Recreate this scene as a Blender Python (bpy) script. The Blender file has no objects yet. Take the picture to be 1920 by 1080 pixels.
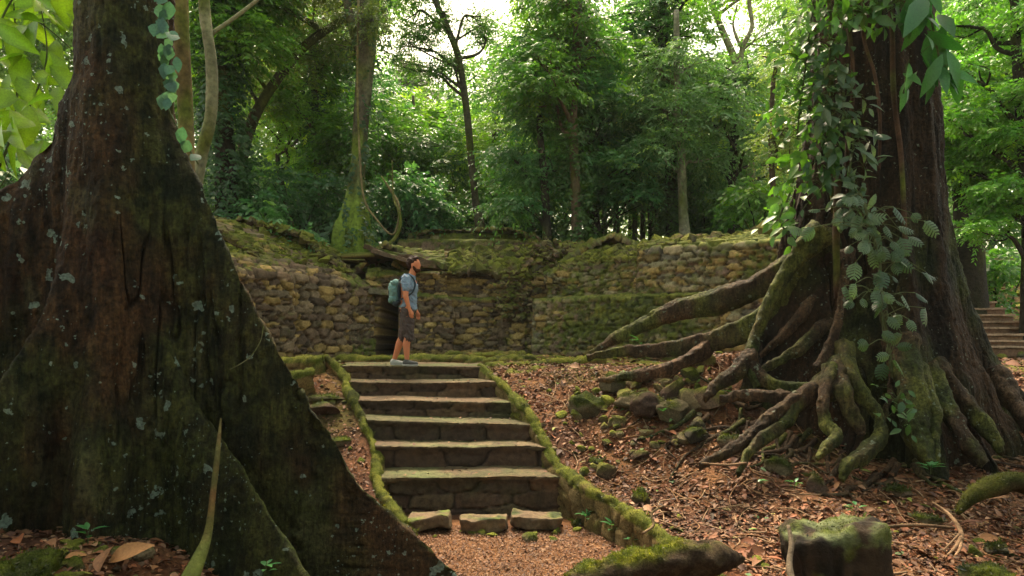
import bpy, bmesh, math, random
import numpy as np
from mathutils import Vector
R = math.radians
PI = math.pi
# ------------------------------------------------------------------ camera, light, exposure
SC = bpy.context.scene
COL = SC.collection
F = 1200.0                       # focal length in photo pixels (1920 wide)
HZ = 650.0                       # horizon row in the photo
cam_d = bpy.data.cameras.new('camera'); cam = bpy.data.objects.new('camera', cam_d); COL.objects.link(cam)
cam.location = (0, 0, 0); cam.rotation_euler = (R(90), 0, 0)
cam_d.sensor_width = 36; cam_d.lens = F / 1920 * 36
cam_d.shift_y = (HZ - 540) / 1920
cam_d.clip_start = 0.05; cam_d.clip_end = 2000
SC.camera = cam
SUN_EL, SUN_AZ = 60.0, -12.0      # azimuth clockwise from +Y (beyond the ruin)
w = bpy.data.worlds.new('World'); SC.world = w; w.use_nodes = True
nt = w.node_tree; bg = nt.nodes['Background']
sky = nt.nodes.new('ShaderNodeTexSky'); sky.sky_type = 'NISHITA'; sky.sun_disc = False
sky.sun_elevation = R(SUN_EL); sky.sun_rotation = R(SUN_AZ); sky.dust_density = 4.0; sky.air_density = 1.3
tn = nt.nodes.new('ShaderNodeVectorMath'); tn.operation = 'MULTIPLY'; tn.inputs[1].default_value = (1.20, 1.0, .66)   # warm tint multiplied into the sky light
nt.links.new(sky.outputs[0], tn.inputs[0]); nt.links.new(tn.outputs[0], bg.inputs[0]); bg.inputs[1].default_value = 0.15
sd = bpy.data.lights.new('sun', 'SUN'); so = bpy.data.objects.new('sun', sd); COL.objects.link(so)
sd.energy = 2.6; sd.angle = R(24); sd.color = (1.0, 0.90, 0.72)
_d = Vector((math.sin(R(SUN_AZ)) * math.cos(R(SUN_EL)), math.cos(R(SUN_AZ)) * math.cos(R(SUN_EL)), math.sin(R(SUN_EL))))
so.rotation_euler = _d.to_track_quat('Z', 'Y').to_euler()
SC.view_settings.view_transform = 'Standard'; SC.view_settings.look = 'None'
SC.view_settings.gamma = 1.0; SC.view_settings.exposure = 1.88
SC.cycles.max_bounces = 8; SC.cycles.diffuse_bounces = 4; SC.cycles.glossy_bounces = 2
SC.cycles.transmission_bounces = 4; SC.cycles.transparent_max_bounces = 4
SC.cycles.caustics_reflective = False; SC.cycles.caustics_refractive = False

# ------------------------------------------------------------------ helpers
def at(px, py, Y):               # a point of the place from where it is seen and how far off it is
    return np.array([(px - 960) / F * Y, Y, (HZ - py) / F * Y])
def xat(px, Y): return (px - 960) / F * Y
def zat(py, Y): return (HZ - py) / F * Y

def _h(ix, iy, iz, seed):
    n = (ix.astype(np.int64) * 374761393 + iy.astype(np.int64) * 668265263 + iz.astype(np.int64) * 2147483647 + seed * 974634777) & 0xffffffff
    n = ((n ^ (n >> 13)) * 1274126177) & 0xffffffff
    n = ((n ^ (n >> 16)) * 2246822519) & 0xffffffff
    return ((n ^ (n >> 15)) & 0xffffff) / float(0xffffff)
def vnoise(p, seed=0):
    i = np.floor(p).astype(np.int64); f = p - i; f = f * f * (3 - 2 * f)
    r = 0
    for dx in (0, 1):
        for dy in (0, 1):
            for dz in (0, 1):
                wgt = (f[:, 0] if dx else 1 - f[:, 0]) * (f[:, 1] if dy else 1 - f[:, 1]) * (f[:, 2] if dz else 1 - f[:, 2])
                r = r + wgt * _h(i[:, 0] + dx, i[:, 1] + dy, i[:, 2] + dz, seed)
    return r
def fbm(p, seed=0, octv=4, gain=0.5):
    a = 1.0; s = 0; t = 0; q = p.copy()
    for k in range(octv):
        s = s + a * (vnoise(q, seed + k * 17) - 0.5) * 2; t += a; a *= gain; q = q * 2.03 + 11.3
    return s / t
def n2(x, y, seed=0, octv=3): return fbm(np.stack([x, y, np.zeros_like(x)], 1), seed, octv)
def voro(u, v, cw, ch, seed=0, jit=0.85):
    """jittered cells, staggered like rubble courses -> F1, F2, random id, offset in cell"""
    a = u / cw; b = v / ch
    ib = np.floor(b).astype(np.int64)
    f1 = np.full(a.shape, 9.0); f2 = np.full(a.shape, 9.0); idr = np.zeros(a.shape); ox = np.zeros(a.shape); oy = np.zeros(a.shape)
    z = np.zeros(a.shape, np.int64)
    for dy in (-1, 0, 1):
        jb = ib + dy; sh = (jb % 2) * 0.5; ia = np.floor(a - sh).astype(np.int64)
        for dx in (-1, 0, 1):
            ja = ia + dx
            cx = ja + sh + 0.5 + (_h(ja, jb, z, seed) - 0.5) * jit; cy = jb + 0.5 + (_h(ja, jb, z + 1, seed) - 0.5) * jit * 0.8
            ddx = a - cx; ddy = b - cy
            d = (np.abs(ddx) ** 3.6 + np.abs(ddy) ** 3.6) ** (1 / 3.6)
            new = d < f1
            f2 = np.where(new, f1, np.minimum(f2, d)); f1 = np.where(new, d, f1)
            idr = np.where(new, _h(ja, jb, z + 2, seed), idr); ox = np.where(new, ddx, ox); oy = np.where(new, ddy, oy)
    return f1, f2, idr, ox, oy
def ss(a, b, x):
    t = np.clip((x - a) / (b - a), 0, 1); return t * t * (3 - 2 * t)
def lerp(a, b, t):
    return np.asarray(a) * (1 - t) + np.asarray(b) * t
def cmix(c, d, t):               # colours (3,) or (N,3), t (N,)
    t = np.asarray(t)[:, None]; return np.asarray(c) * (1 - t) + np.asarray(d) * t

def mesh_np(name, V, Fc, mat, parent=None, col=None, smooth=True, loc=None):
    V = np.asarray(V, np.float32); me = bpy.data.meshes.new(name)
    if not isinstance(Fc, list): Fc = [Fc]
    Fc = [np.asarray(f, np.int32) for f in Fc if len(f)]
    me.vertices.add(len(V)); me.vertices.foreach_set('co', V.ravel())
    tot = sum(f.size for f in Fc); npo = sum(len(f) for f in Fc)
    me.loops.add(tot); me.polygons.add(npo)
    me.loops.foreach_set('vertex_index', np.concatenate([f.ravel() for f in Fc]))
    st = []; o = 0
    for f in Fc:
        st.append(o + np.arange(len(f)) * f.shape[1]); o += f.size
    me.polygons.foreach_set('loop_start', np.concatenate(st).astype(np.int32))
    me.update(calc_edges=True)
    me.polygons.foreach_set('use_smooth', np.full(npo, smooth)); 
    if col is not None:
        c = np.ones((len(V), 4), np.float32); c[:, :3] = np.clip(col, 0, 1)
        at_ = me.color_attributes.new('Col', 'FLOAT_COLOR', 'POINT'); at_.data.foreach_set('color', c.ravel())
    me.materials.append(mat); me.update()
    o = bpy.data.objects.new(name, me); COL.objects.link(o)
    if parent is not None: o.parent = parent
    if loc is not None: o.location = loc
    return o
def tag(o, label=None, cat=None, group=None, kind=None):
    if label: o['label'] = label
    if cat: o['category'] = cat
    if group: o['group'] = group
    if kind: o['kind'] = kind
    return o
def empty(name, loc, label, cat, group=None):
    o = bpy.data.objects.new(name, None); COL.objects.link(o); o.location = tuple(float(v) for v in loc); o.empty_display_size = 0.2
    tag(o, label, cat, group); return o
def rebase(root):                # the parts were built in world space: give them local space under their thing
    off = -Vector(root.location)
    for c in root.children:
        c.location = Vector(c.location) + off
    return root
class MB:                        # collects pieces of one mesh
    def __init__(s): s.V = []; s.Q = []; s.T = []; s.C = []; s.n = 0
    def add(s, V, Fc, col=None):
        V = np.asarray(V, np.float32)
        for f in (Fc if isinstance(Fc, list) else [Fc]):
            f = np.asarray(f)
            if len(f) == 0: continue
            (s.Q if f.shape[1] == 4 else s.T).append(f + s.n)
        s.V.append(V); s.n += len(V)
        c = np.ones((len(V), 3)) * 0.5 if col is None else np.broadcast_to(np.asarray(col), (len(V), 3))
        s.C.append(c)
        return s
    def build(s, name, mat, parent=None, smooth=True, loc=None):
        Fl = []
        if s.Q: Fl.append(np.concatenate(s.Q))
        if s.T: Fl.append(np.concatenate(s.T))
        return mesh_np(name, np.concatenate(s.V), Fl, mat, parent, np.concatenate(s.C), smooth, loc)

def grid_faces(nu, nv, wrap=False):
    i = np.arange(nu - (0 if wrap else 1)); j = np.arange(nv - 1)
    I, J = np.meshgrid(i, j, indexing='ij'); I2 = (I + 1) % nu
    return np.stack([I * nv + J, I2 * nv + J, I2 * nv + J + 1, I * nv + J + 1], -1).reshape(-1, 4)
def catmull(P, n):
    P = np.asarray(P, float); P = np.vstack([2 * P[0] - P[1], P, 2 * P[-1] - P[-2]])
    out = []
    for i in range(1, len(P) - 2):
        t = np.linspace(0, 1, n, endpoint=False)[:, None]
        a, b, c, d = P[i - 1], P[i], P[i + 1], P[i + 2]
        out.append(0.5 * (2 * b + (c - a) * t + (2 * a - 5 * b + 4 * c - d) * t ** 2 + (3 * b - a - 3 * c + d) * t ** 3))
    out.append(P[-2][None]); return np.vstack(out)
def tube(P, r, seg=10, bump=0.12, seed=0, sub=6, lobes=0, lobe_amp=0.0, freq=3.0, fin=1.0, caps=True):
    """tapered knotty tube through control points -> verts, [quads], param"""
    P = np.asarray(P, float); r = np.asarray(r, float)
    Q = catmull(np.hstack([P, r[:, None]]), sub); C = Q[:, :3]; rr = np.maximum(Q[:, 3], 1e-4)
    n = len(C); T = np.gradient(C, axis=0); T /= np.linalg.norm(T, axis=1)[:, None] + 1e-9
    up = np.array([0.13, 0.31, 0.94]) if abs(T[0, 2]) < 0.9 else np.array([1.0, 0.1, 0])
    N = np.zeros_like(C); a = up - T[0] * (up @ T[0]); N[0] = a / np.linalg.norm(a)
    for i in range(1, n):
        a = N[i - 1] - T[i] * (N[i - 1] @ T[i]); N[i] = a / (np.linalg.norm(a) + 1e-9)
    B = np.cross(T, N)
    th = np.linspace(0, 2 * PI, seg, endpoint=False)
    dirs = N[:, None] * np.cos(th)[None, :, None] + B[:, None] * np.sin(th)[None, :, None]
    V = (C[:, None] + dirs * rr[:, None, None]).reshape(-1, 3)
    if fin != 1.0:
        dz = dirs[:, :, 2] * rr[:, None]; V[:, 2] += (np.minimum(dz, 0) * (fin - 1)).ravel()
    dn = dirs.reshape(-1, 3); rv = np.repeat(rr, seg)
    s = fbm(V * freq, seed, 3) * bump
    if lobes:
        ph = np.tile(th, n); zz = np.repeat(np.arange(n) / n, seg)
        s = s + lobe_amp * np.abs(np.sin(ph * lobes / 2 + zz * 1.5 + seed)) - lobe_amp * 0.5
    V = V + dn * (rv * s)[:, None]
    Fq = grid_faces(n, seg)
    I, J = np.meshgrid(np.arange(n - 1), np.arange(seg), indexing='ij'); J2 = (J + 1) % seg
    Fq = np.stack([I * seg + J, I * seg + J2, (I + 1) * seg + J2, (I + 1) * seg + J], -1).reshape(-1, 4)
    Fl = [Fq]
    if caps:
        V = np.vstack([V, C[0], C[-1]]); k = n * seg
        j = np.arange(seg); j2 = (j + 1) % seg
        Fl.append(np.vstack([np.stack([np.full(seg, k), j2, j], 1), np.stack([np.full(seg, k + 1), (n - 1) * seg + j, (n - 1) * seg + j2], 1)]))
    return V, Fl
# base icospheres
def _ico(sub):
    bm = bmesh.new(); bmesh.ops.create_icosphere(bm, subdivisions=sub, radius=1)
    V = np.array([v.co[:] for v in bm.verts]); Fc = np.array([[v.index for v in f.verts] for f in bm.faces]); bm.free(); return V, Fc
ICO = {k: _ico(k) for k in (1, 2, 3, 4, 5)}
def rot_rand(rng, n, flat=1.0):
    a = rng.uniform(0, 2 * PI, n); b = rng.normal(0, 0.35 * flat, n); c = rng.normal(0, 0.35 * flat, n)
    ca, sa, cb, sb, cc, sc_ = np.cos(a), np.sin(a), np.cos(b), np.sin(b), np.cos(c), np.sin(c); z = np.zeros(n); o = np.ones(n)
    Rz = np.stack([ca, -sa, z, sa, ca, z, z, z, o], 1).reshape(-1, 3, 3)
    Rx = np.stack([o, z, z, z, cb, -sb, z, sb, cb], 1).reshape(-1, 3, 3)
    Ry = np.stack([cc, z, sc_, z, o, z, -sc_, z, cc], 1).reshape(-1, 3, 3)
    return Rx @ Ry @ Rz
def rock_shape(sub, seed, cuts=7, rough=0.10):
    V, Fc = ICO[sub]; V = V.copy(); rng = np.random.default_rng(seed)
    for k in range(cuts):
        n = rng.normal(size=3); n /= np.linalg.norm(n); d = rng.uniform(0.45, 0.80)
        t = V @ n - d; V = V - n * (np.maximum(t, 0) * 0.97)[:, None]
    V = V * (1 + rough * fbm(V * 2.2 + seed * 3.1, seed, 4))[:, None]
    return V, Fc
STONE_C = np.array([[.17, .115, .075], [.24, .18, .10], [.13, .11, .08], [.28, .22, .13], [.16, .10, .075]])
MOSS = np.array([.085, .105, .014]); MOSS2 = np.array([.17, .175, .028]); MOSS_D = np.array([.032, .042, .010])
def rocks_merged(name, mat, P, S, seed, moss=0.5, flat=0.6, sub=2, parent=None, mcol=None, tilt=1.0):
    """many stones as one mesh: P (N,3), S (N,)"""
    rng = np.random.default_rng(seed); n = len(P)
    shapes = [rock_shape(sub, seed * 7 + k, 6, 0.16)[0] for k in range(8)]; Fc = ICO[sub][1]; nv = len(shapes[0])
    pick = rng.integers(0, 8, n); base = np.stack(shapes)[pick]
    sc = np.stack([rng.uniform(.7, 1.3, n), rng.uniform(.7, 1.3, n), rng.uniform(.45, .9, n) * flat / .6], 1) * S[:, None]
    M = rot_rand(rng, n, tilt)
    V = np.einsum('nij,nvj->nvi', M, base * sc[:, None, :]) + P[:, None, :]
    nz = np.einsum('nij,nvj->nvi', M, base)[:, :, 2]
    V = V.reshape(-1, 3)
    c = STONE_C[rng.integers(0, 5, n)] * rng.uniform(.45, 1.2, (n, 1)); c = np.repeat(c, nv, 0)
    mm = ss(-.25, .45, nz.reshape(-1) * .6 + fbm(V * 3, seed, 3) * .9 + moss - .45)
    mc = cmix(MOSS * .8 if mcol is None else mcol, MOSS2 * 1.35, np.repeat(rng.uniform(0, 1, n) ** 1.3, nv))
    c = cmix(c, mc, mm)
    Fa = (Fc[None] + (np.arange(n) * nv)[:, None, None]).reshape(-1, 3)
    return mesh_np(name, V, Fa, mat, parent, c, False)
def one_rock(name, mat, c, size, seed, moss=.5, sub=4, parent=None, rotz=0.0, cuts=9, rough=.13, tint=1.0):
    V, Fc = rock_shape(sub, seed, cuts, rough); n = V / np.linalg.norm(V, axis=1)[:, None]
    ca, sa = math.cos(rotz), math.sin(rotz); V = V * np.array(size)
    V = V + n * ((fbm(V * 7 + seed, seed + 5, 4) * .34 + fbm(V * 28 + seed, seed + 6, 3) * .12) * min(size))[:, None]
    V = np.stack([V[:, 0] * ca - V[:, 1] * sa, V[:, 0] * sa + V[:, 1] * ca, V[:, 2]], 1)
    rng = np.random.default_rng(seed)
    col = STONE_C[rng.integers(0, 5)] * .8 * tint
    mm = ss(-.2, .45, n[:, 2] * .75 + fbm(V * 6 + 9, seed, 4) * .8 + moss - .6)
    C = cmix(col, cmix(MOSS_D, MOSS, ss(-.3, .5, fbm(V * 9, seed + 3, 3))), mm)
    return mesh_np(name, V, Fc, mat, parent, C, True, loc=tuple(c))

def leaflets(P, D, Nrm, Ln, Wd, fold=.25, curl=.15, quad2=False):
    """one leaf per row: base P, direction D, upper normal Nrm -> verts, faces"""
    S = np.cross(D, Nrm); S /= np.linalg.norm(S, axis=1)[:, None] + 1e-9; N_ = np.cross(S, D)
    Ln = Ln[:, None]; Wd = Wd[:, None]; n = len(P)
    if not quad2:
        m = P + D * Ln * .45 
        V = np.stack([P, m + S * Wd * .5 - N_ * Wd * fold * .5, P + D * Ln - N_ * Ln * curl, m - S * Wd * .5 - N_ * Wd * fold * .5], 1)
        Fq = np.arange(n)[:, None] * 4 + np.array([0, 1, 2, 3])
        # split along the midrib so the fold shows
        Ft = np.concatenate([np.arange(n)[:, None] * 4 + np.array([0, 1, 2]), np.arange(n)[:, None] * 4 + np.array([0, 2, 3])])
        return V.reshape(-1, 3), Ft
    rows = [(0, .04), (.18, .62), (.45, 1.0), (.75, .66), (1.0, .02)]
    Vs = []
    for t, w_ in rows:
        c = P + D * Ln * t - N_ * Ln * curl * t * t
        Vs += [c + S * Wd * .5 * w_ + N_ * Wd * fold * .5 * w_, c, c - S * Wd * .5 * w_ + N_ * Wd * fold * .5 * w_]
    V = np.stack(Vs, 1); f = []
    for r in range(4):
        a = r * 3; f += [[a, a + 1, a + 4, a + 3], [a + 1, a + 2, a + 5, a + 4]]
    f = np.array(f); Fq = (np.arange(n)[:, None, None] * 15 + f[None]).reshape(-1, 4)
    return V.reshape(-1, 3), Fq
def unit(a): return a / (np.linalg.norm(a, axis=-1, keepdims=True) + 1e-9)
def moss_tufts(o, n, ln, seed, parent=None, name='moss'):
    """short upright moss blades and tiny leaves wherever a mesh is green"""
    rng = np.random.default_rng(seed); me = o.data; nv = len(me.vertices); co = np.empty(nv * 3, np.float32); no = np.empty(nv * 3, np.float32); cc = np.empty(nv * 4, np.float32)
    me.vertices.foreach_get('co', co); me.vertices.foreach_get('normal', no); me.color_attributes['Col'].data.foreach_get('color', cc)
    co, no, cc = co.reshape(-1, 3), no.reshape(-1, 3), cc.reshape(-1, 4)[:, :3]
    g = (cc[:, 1] > cc[:, 0] * .93) & (no[:, 2] > -.1); idx = np.nonzero(g)[0]
    if len(idx) < 20: return
    i = rng.choice(idx, n); P = co[i] + rng.normal(0, ln * .7, (n, 3)) * (1 - np.abs(no[i]) * .7); Nn = no[i]
    D = unit(Nn * .8 + rng.normal(0, .6, (n, 3)) + np.array([0, 0, .25])); up = unit(rng.normal(0, 1, (n, 3))); L_ = ln * rng.lognormal(0, .45, n)
    V, Fc = leaflets(P, D, up, L_, L_ * rng.uniform(.25, .6, n), .2, .2); c = cc[i] * rng.uniform(.5, 1.25, (n, 1)) * np.array([1.05, 1.0, .8]); C = np.repeat(c, 4, 0)
    t = mesh_np(name, V, Fc, M_LEAF, parent or o, C, False); t['kind'] = 'stuff'
    if parent is not None: t.location = o.location
    return t
# ------------------------------------------------------------------ materials
def nodes(name):
    m = bpy.data.materials.new(name); m.use_nodes = True; nt = m.node_tree
    b = nt.nodes['Principled BSDF']; return m, nt, b
def attr_mat(name, rough=.85, scale=18, amp=.35, bump=.5, bscale=40, spec=.25, dist=.02, tint=None):
    """vertex colour (the thing's own patches) times fine procedural mottling, with real bump"""
    m, nt, b = nodes(name); L = nt.links.new
    a = nt.nodes.new('ShaderNodeAttribute'); a.attribute_name = 'Col'
    tc = nt.nodes.new('ShaderNodeTexCoord')
    n1 = nt.nodes.new('ShaderNodeTexNoise'); n1.inputs['Scale'].default_value = scale; n1.inputs['Detail'].default_value = 6; n1.inputs['Roughness'].default_value = .65
    L(tc.outputs['Object'], n1.inputs['Vector'])
    mr = nt.nodes.new('ShaderNodeMapRange'); mr.inputs[1].default_value = .3; mr.inputs[2].default_value = .7
    mr.inputs[3].default_value = 1 - amp; mr.inputs[4].default_value = 1 + amp; L(n1.outputs[0], mr.inputs[0])
    mx = nt.nodes.new('ShaderNodeVectorMath'); mx.operation = 'SCALE'; L(a.outputs['Color'], mx.inputs[0]); L(mr.outputs[0], mx.inputs['Scale'])
    L(mx.outputs[0], b.inputs['Base Color'])
    n3 = nt.nodes.new('ShaderNodeTexNoise'); n3.inputs['Scale'].default_value = bscale; n3.inputs['Detail'].default_value = 8; n3.inputs['Roughness'].default_value = .7
    L(tc.outputs['Object'], n3.inputs['Vector'])
    bp = nt.nodes.new('ShaderNodeBump'); bp.inputs['Strength'].default_value = bump; bp.inputs['Distance'].default_value = dist
    L(n3.outputs[0], bp.inputs['Height']); L(bp.outputs[0], b.inputs['Normal'])
    b.inputs['Roughness'].default_value = rough; b.inputs['Specular IOR Level'].default_value = spec
    return m
def leaf_mat(name, trans=.42, rough=.45, spec=.4, amp=.25, scale=30):
    m, nt, b = nodes(name); L = nt.links.new
    a = nt.nodes.new('ShaderNodeAttribute'); a.attribute_name = 'Col'
    tc = nt.nodes.new('ShaderNodeTexCoord')
    n1 = nt.nodes.new('ShaderNodeTexNoise'); n1.inputs['Scale'].default_value = scale; n1.inputs['Detail'].default_value = 3
    L(tc.outputs['Object'], n1.inputs['Vector'])
    mr = nt.nodes.new('ShaderNodeMapRange'); mr.inputs[1].default_value = .3; mr.inputs[2].default_value = .7
    mr.inputs[3].default_value = 1 - amp; mr.inputs[4].default_value = 1 + amp; L(n1.outputs[0], mr.inputs[0])
    mx = nt.nodes.new('ShaderNodeVectorMath'); mx.operation = 'SCALE'; L(a.outputs['Color'], mx.inputs[0]); L(mr.outputs[0], mx.inputs['Scale'])
    L(mx.outputs[0], b.inputs['Base Color']); b.inputs['Roughness'].default_value = rough; b.inputs['Specular IOR Level'].default_value = spec
    tr = nt.nodes.new('ShaderNodeBsdfTranslucent')
    gm = nt.nodes.new('ShaderNodeVectorMath'); gm.operation = 'MULTIPLY'; gm.inputs[1].default_value = (1.35, 1.55, .65); L(mx.outputs[0], gm.inputs[0]); L(gm.outputs[0], tr.inputs[0])
    ms = nt.nodes.new('ShaderNodeMixShader'); ms.inputs[0].default_value = trans
    L(b.outputs[0], ms.inputs[1]); L(tr.outputs[0], ms.inputs[2]); L(ms.outputs[0], nt.nodes['Material Output'].inputs[0])
    return m
def bark_mat(name, lichen=True, liscale=7.0, lith=.16, licol=(.30, .40, .33, 1), bump=1.0, bscale=34, stretch=.16):
    m, nt, b = nodes(name); L = nt.links.new; N = nt.nodes.new
    a = N('ShaderNodeAttribute'); a.attribute_name = 'Col'; tc = N('ShaderNodeTexCoord')
    mp = N('ShaderNodeMapping'); mp.inputs['Scale'].default_value = (1, 1, stretch); L(tc.outputs['Object'], mp.inputs[0])
    n1 = N('ShaderNodeTexNoise'); n1.inputs['Scale'].default_value = bscale; n1.inputs['Detail'].default_value = 9; n1.inputs['Roughness'].default_value = .7; L(mp.outputs[0], n1.inputs['Vector'])
    n2_ = N('ShaderNodeTexNoise'); n2_.inputs['Scale'].default_value = 34; n2_.inputs['Detail'].default_value = 10; n2_.inputs['Roughness'].default_value = .7; L(tc.outputs['Object'], n2_.inputs['Vector'])
    mr = N('ShaderNodeMapRange'); mr.inputs[1].default_value = .32; mr.inputs[2].default_value = .68; mr.inputs[3].default_value = .25; mr.inputs[4].default_value = 1.8; L(n2_.outputs[0], mr.inputs[0])
    mx = N('ShaderNodeVectorMath'); mx.operation = 'SCALE'; L(a.outputs['Color'], mx.inputs[0]); L(mr.outputs[0], mx.inputs['Scale'])
    ms_ = N('ShaderNodeMapRange'); ms_.inputs[1].default_value = .36; ms_.inputs[2].default_value = .62; ms_.inputs[3].default_value = .5; ms_.inputs[4].default_value = 1.45; L(n1.outputs[0], ms_.inputs[0])
    mx2 = N('ShaderNodeVectorMath'); mx2.operation = 'SCALE'; L(mx.outputs[0], mx2.inputs[0]); L(ms_.outputs[0], mx2.inputs['Scale'])
    last = mx2.outputs[0]
    if lichen:
        for sc_, th, dens, seed in ((liscale * .8, lith, .40, 0.0), (liscale * 2.2, .15, .50, 7.0), (liscale * 5, .15, .58, 3.0)):
            ad = N('ShaderNodeVectorMath'); ad.operation = 'ADD'; ad.inputs[1].default_value = (seed, seed * 2, seed); L(tc.outputs['Object'], ad.inputs[0])
            nw = N('ShaderNodeTexNoise'); nw.inputs['Scale'].default_value = sc_ * 2.2; nw.inputs['Detail'].default_value = 4; L(ad.outputs[0], nw.inputs['Vector'])
            wv = N('ShaderNodeVectorMath'); wv.operation = 'SCALE'; wv.inputs['Scale'].default_value = .95 / sc_; L(nw.outputs['Color'], wv.inputs[0])
            ad2 = N('ShaderNodeVectorMath'); ad2.operation = 'ADD'; L(ad.outputs[0], ad2.inputs[0]); L(wv.outputs[0], ad2.inputs[1])
            vo = N('ShaderNodeTexVoronoi'); vo.inputs['Scale'].default_value = sc_; L(ad2.outputs[0], vo.inputs['Vector'])
            sx = N('ShaderNodeSeparateColor'); L(vo.outputs['Color'], sx.inputs[0])
            thr = N('ShaderNodeMath'); thr.operation = 'MULTIPLY'; thr.inputs[1].default_value = th * 2.0; L(sx.outputs[1], thr.inputs[0])
            lt = N('ShaderNodeMath'); lt.operation = 'LESS_THAN'; L(vo.outputs['Distance'], lt.inputs[0]); L(thr.outputs[0], lt.inputs[1])
            nl = N('ShaderNodeTexNoise'); nl.inputs['Scale'].default_value = .9 + seed * .1; nl.inputs['Detail'].default_value = 3; L(ad.outputs[0], nl.inputs['Vector'])
            g = N('ShaderNodeMapRange'); g.inputs[1].default_value = dens - .06; g.inputs[2].default_value = dens + .18; L(nl.outputs[0], g.inputs[0])
            # only some of the cells carry a patch
            ls = N('ShaderNodeMath'); ls.operation = 'LESS_THAN'; L(sx.outputs[0], ls.inputs[0]); L(g.outputs[0], ls.inputs[1])
            mu = N('ShaderNodeMath'); mu.operation = 'MULTIPLY'; L(lt.outputs[0], mu.inputs[0]); L(ls.outputs[0], mu.inputs[1])
            mu2 = N('ShaderNodeMath'); mu2.operation = 'MULTIPLY'; L(mu.outputs[0], mu2.inputs[0]); L(mr.outputs[0], mu2.inputs[1])
            mu3 = N('ShaderNodeMath'); mu3.operation = 'MULTIPLY'; mu3.inputs[1].default_value = .5; mu3.use_clamp = True; L(mu2.outputs[0], mu3.inputs[0])
            mc = N('ShaderNodeMix'); mc.data_type = 'RGBA'; L(mu3.outputs[0], mc.inputs['Factor']); L(last, mc.inputs['A']); mc.inputs['B'].default_value = licol
            last = mc.outputs['Result']
    L(last, b.inputs['Base Color'])
    bp = N('ShaderNodeBump'); bp.inputs['Strength'].default_value = bump; bp.inputs['Distance'].default_value = .05; L(n1.outputs[0], bp.inputs['Height'])
    bp2 = N('ShaderNodeBump'); bp2.inputs['Strength'].default_value = bump * .7; bp2.inputs['Distance'].default_value = .035; L(n2_.outputs[0], bp2.inputs['Height']); L(bp.outputs[0], bp2.inputs['Normal'])
    L(bp2.outputs[0], b.inputs['Normal']); b.inputs['Roughness'].default_value = .75; b.inputs['Specular IOR Level'].default_value = .18
    return m
M_STONE = attr_mat('stone', .9, 22, .4, .7, 45)
M_STEP = attr_mat('step_stone', .85, 14, .45, .7, 30)
M_MOSS = attr_mat('moss', .95, 50, .5, 1.0, 90, .1, .03)
M_GROUND = attr_mat('soil', .95, 30, .55, .9, 60, .15, .03)
M_BARK = bark_mat('bark_giant')
M_BARK2 = bark_mat('bark_fig', True, 9, .10, (.20, .24, .18, 1), .9, 22, .18)
M_TRUNK = attr_mat('bark_forest', .9, 10, .5, .9, 16, .2, .04)
M_LEAF = leaf_mat('leaf', .45, .38, .6)
M_LEAF_N = leaf_mat('leaf_near', .45, .38, .5, .18, 60)
M_LITTER = attr_mat('dry_leaf', .7, 60, .3, .3, 90, .35, .005)
def plain(name, c, rough=.7, amp=.15, scale=25, bump=.15, bscale=80):
    m, nt, b = nodes(name); L = nt.links.new; tc = nt.nodes.new('ShaderNodeTexCoord')
    n1 = nt.nodes.new('ShaderNodeTexNoise'); n1.inputs['Scale'].default_value = scale; n1.inputs['Detail'].default_value = 5; L(tc.outputs['Object'], n1.inputs['Vector'])
    cr = nt.nodes.new('ShaderNodeMix'); cr.data_type = 'RGBA'; cr.inputs['A'].default_value = (*[v * (1 - amp) for v in c], 1); cr.inputs['B'].default_value = (*[min(1, v * (1 + amp)) for v in c], 1)
    L(n1.outputs[0], cr.inputs['Factor']); L(cr.outputs['Result'], b.inputs['Base Color']); b.inputs['Roughness'].default_value = rough; b.inputs['Specular IOR Level'].default_value = .15
    n3 = nt.nodes.new('ShaderNodeTexNoise'); n3.inputs['Scale'].default_value = bscale; L(tc.outputs['Object'], n3.inputs['Vector'])
    bp = nt.nodes.new('ShaderNodeBump'); bp.inputs['Strength'].default_value = bump; bp.inputs['Distance'].default_value = .01; L(n3.outputs[0], bp.inputs['Height']); L(bp.outputs[0], b.inputs['Normal'])
    return m

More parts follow.
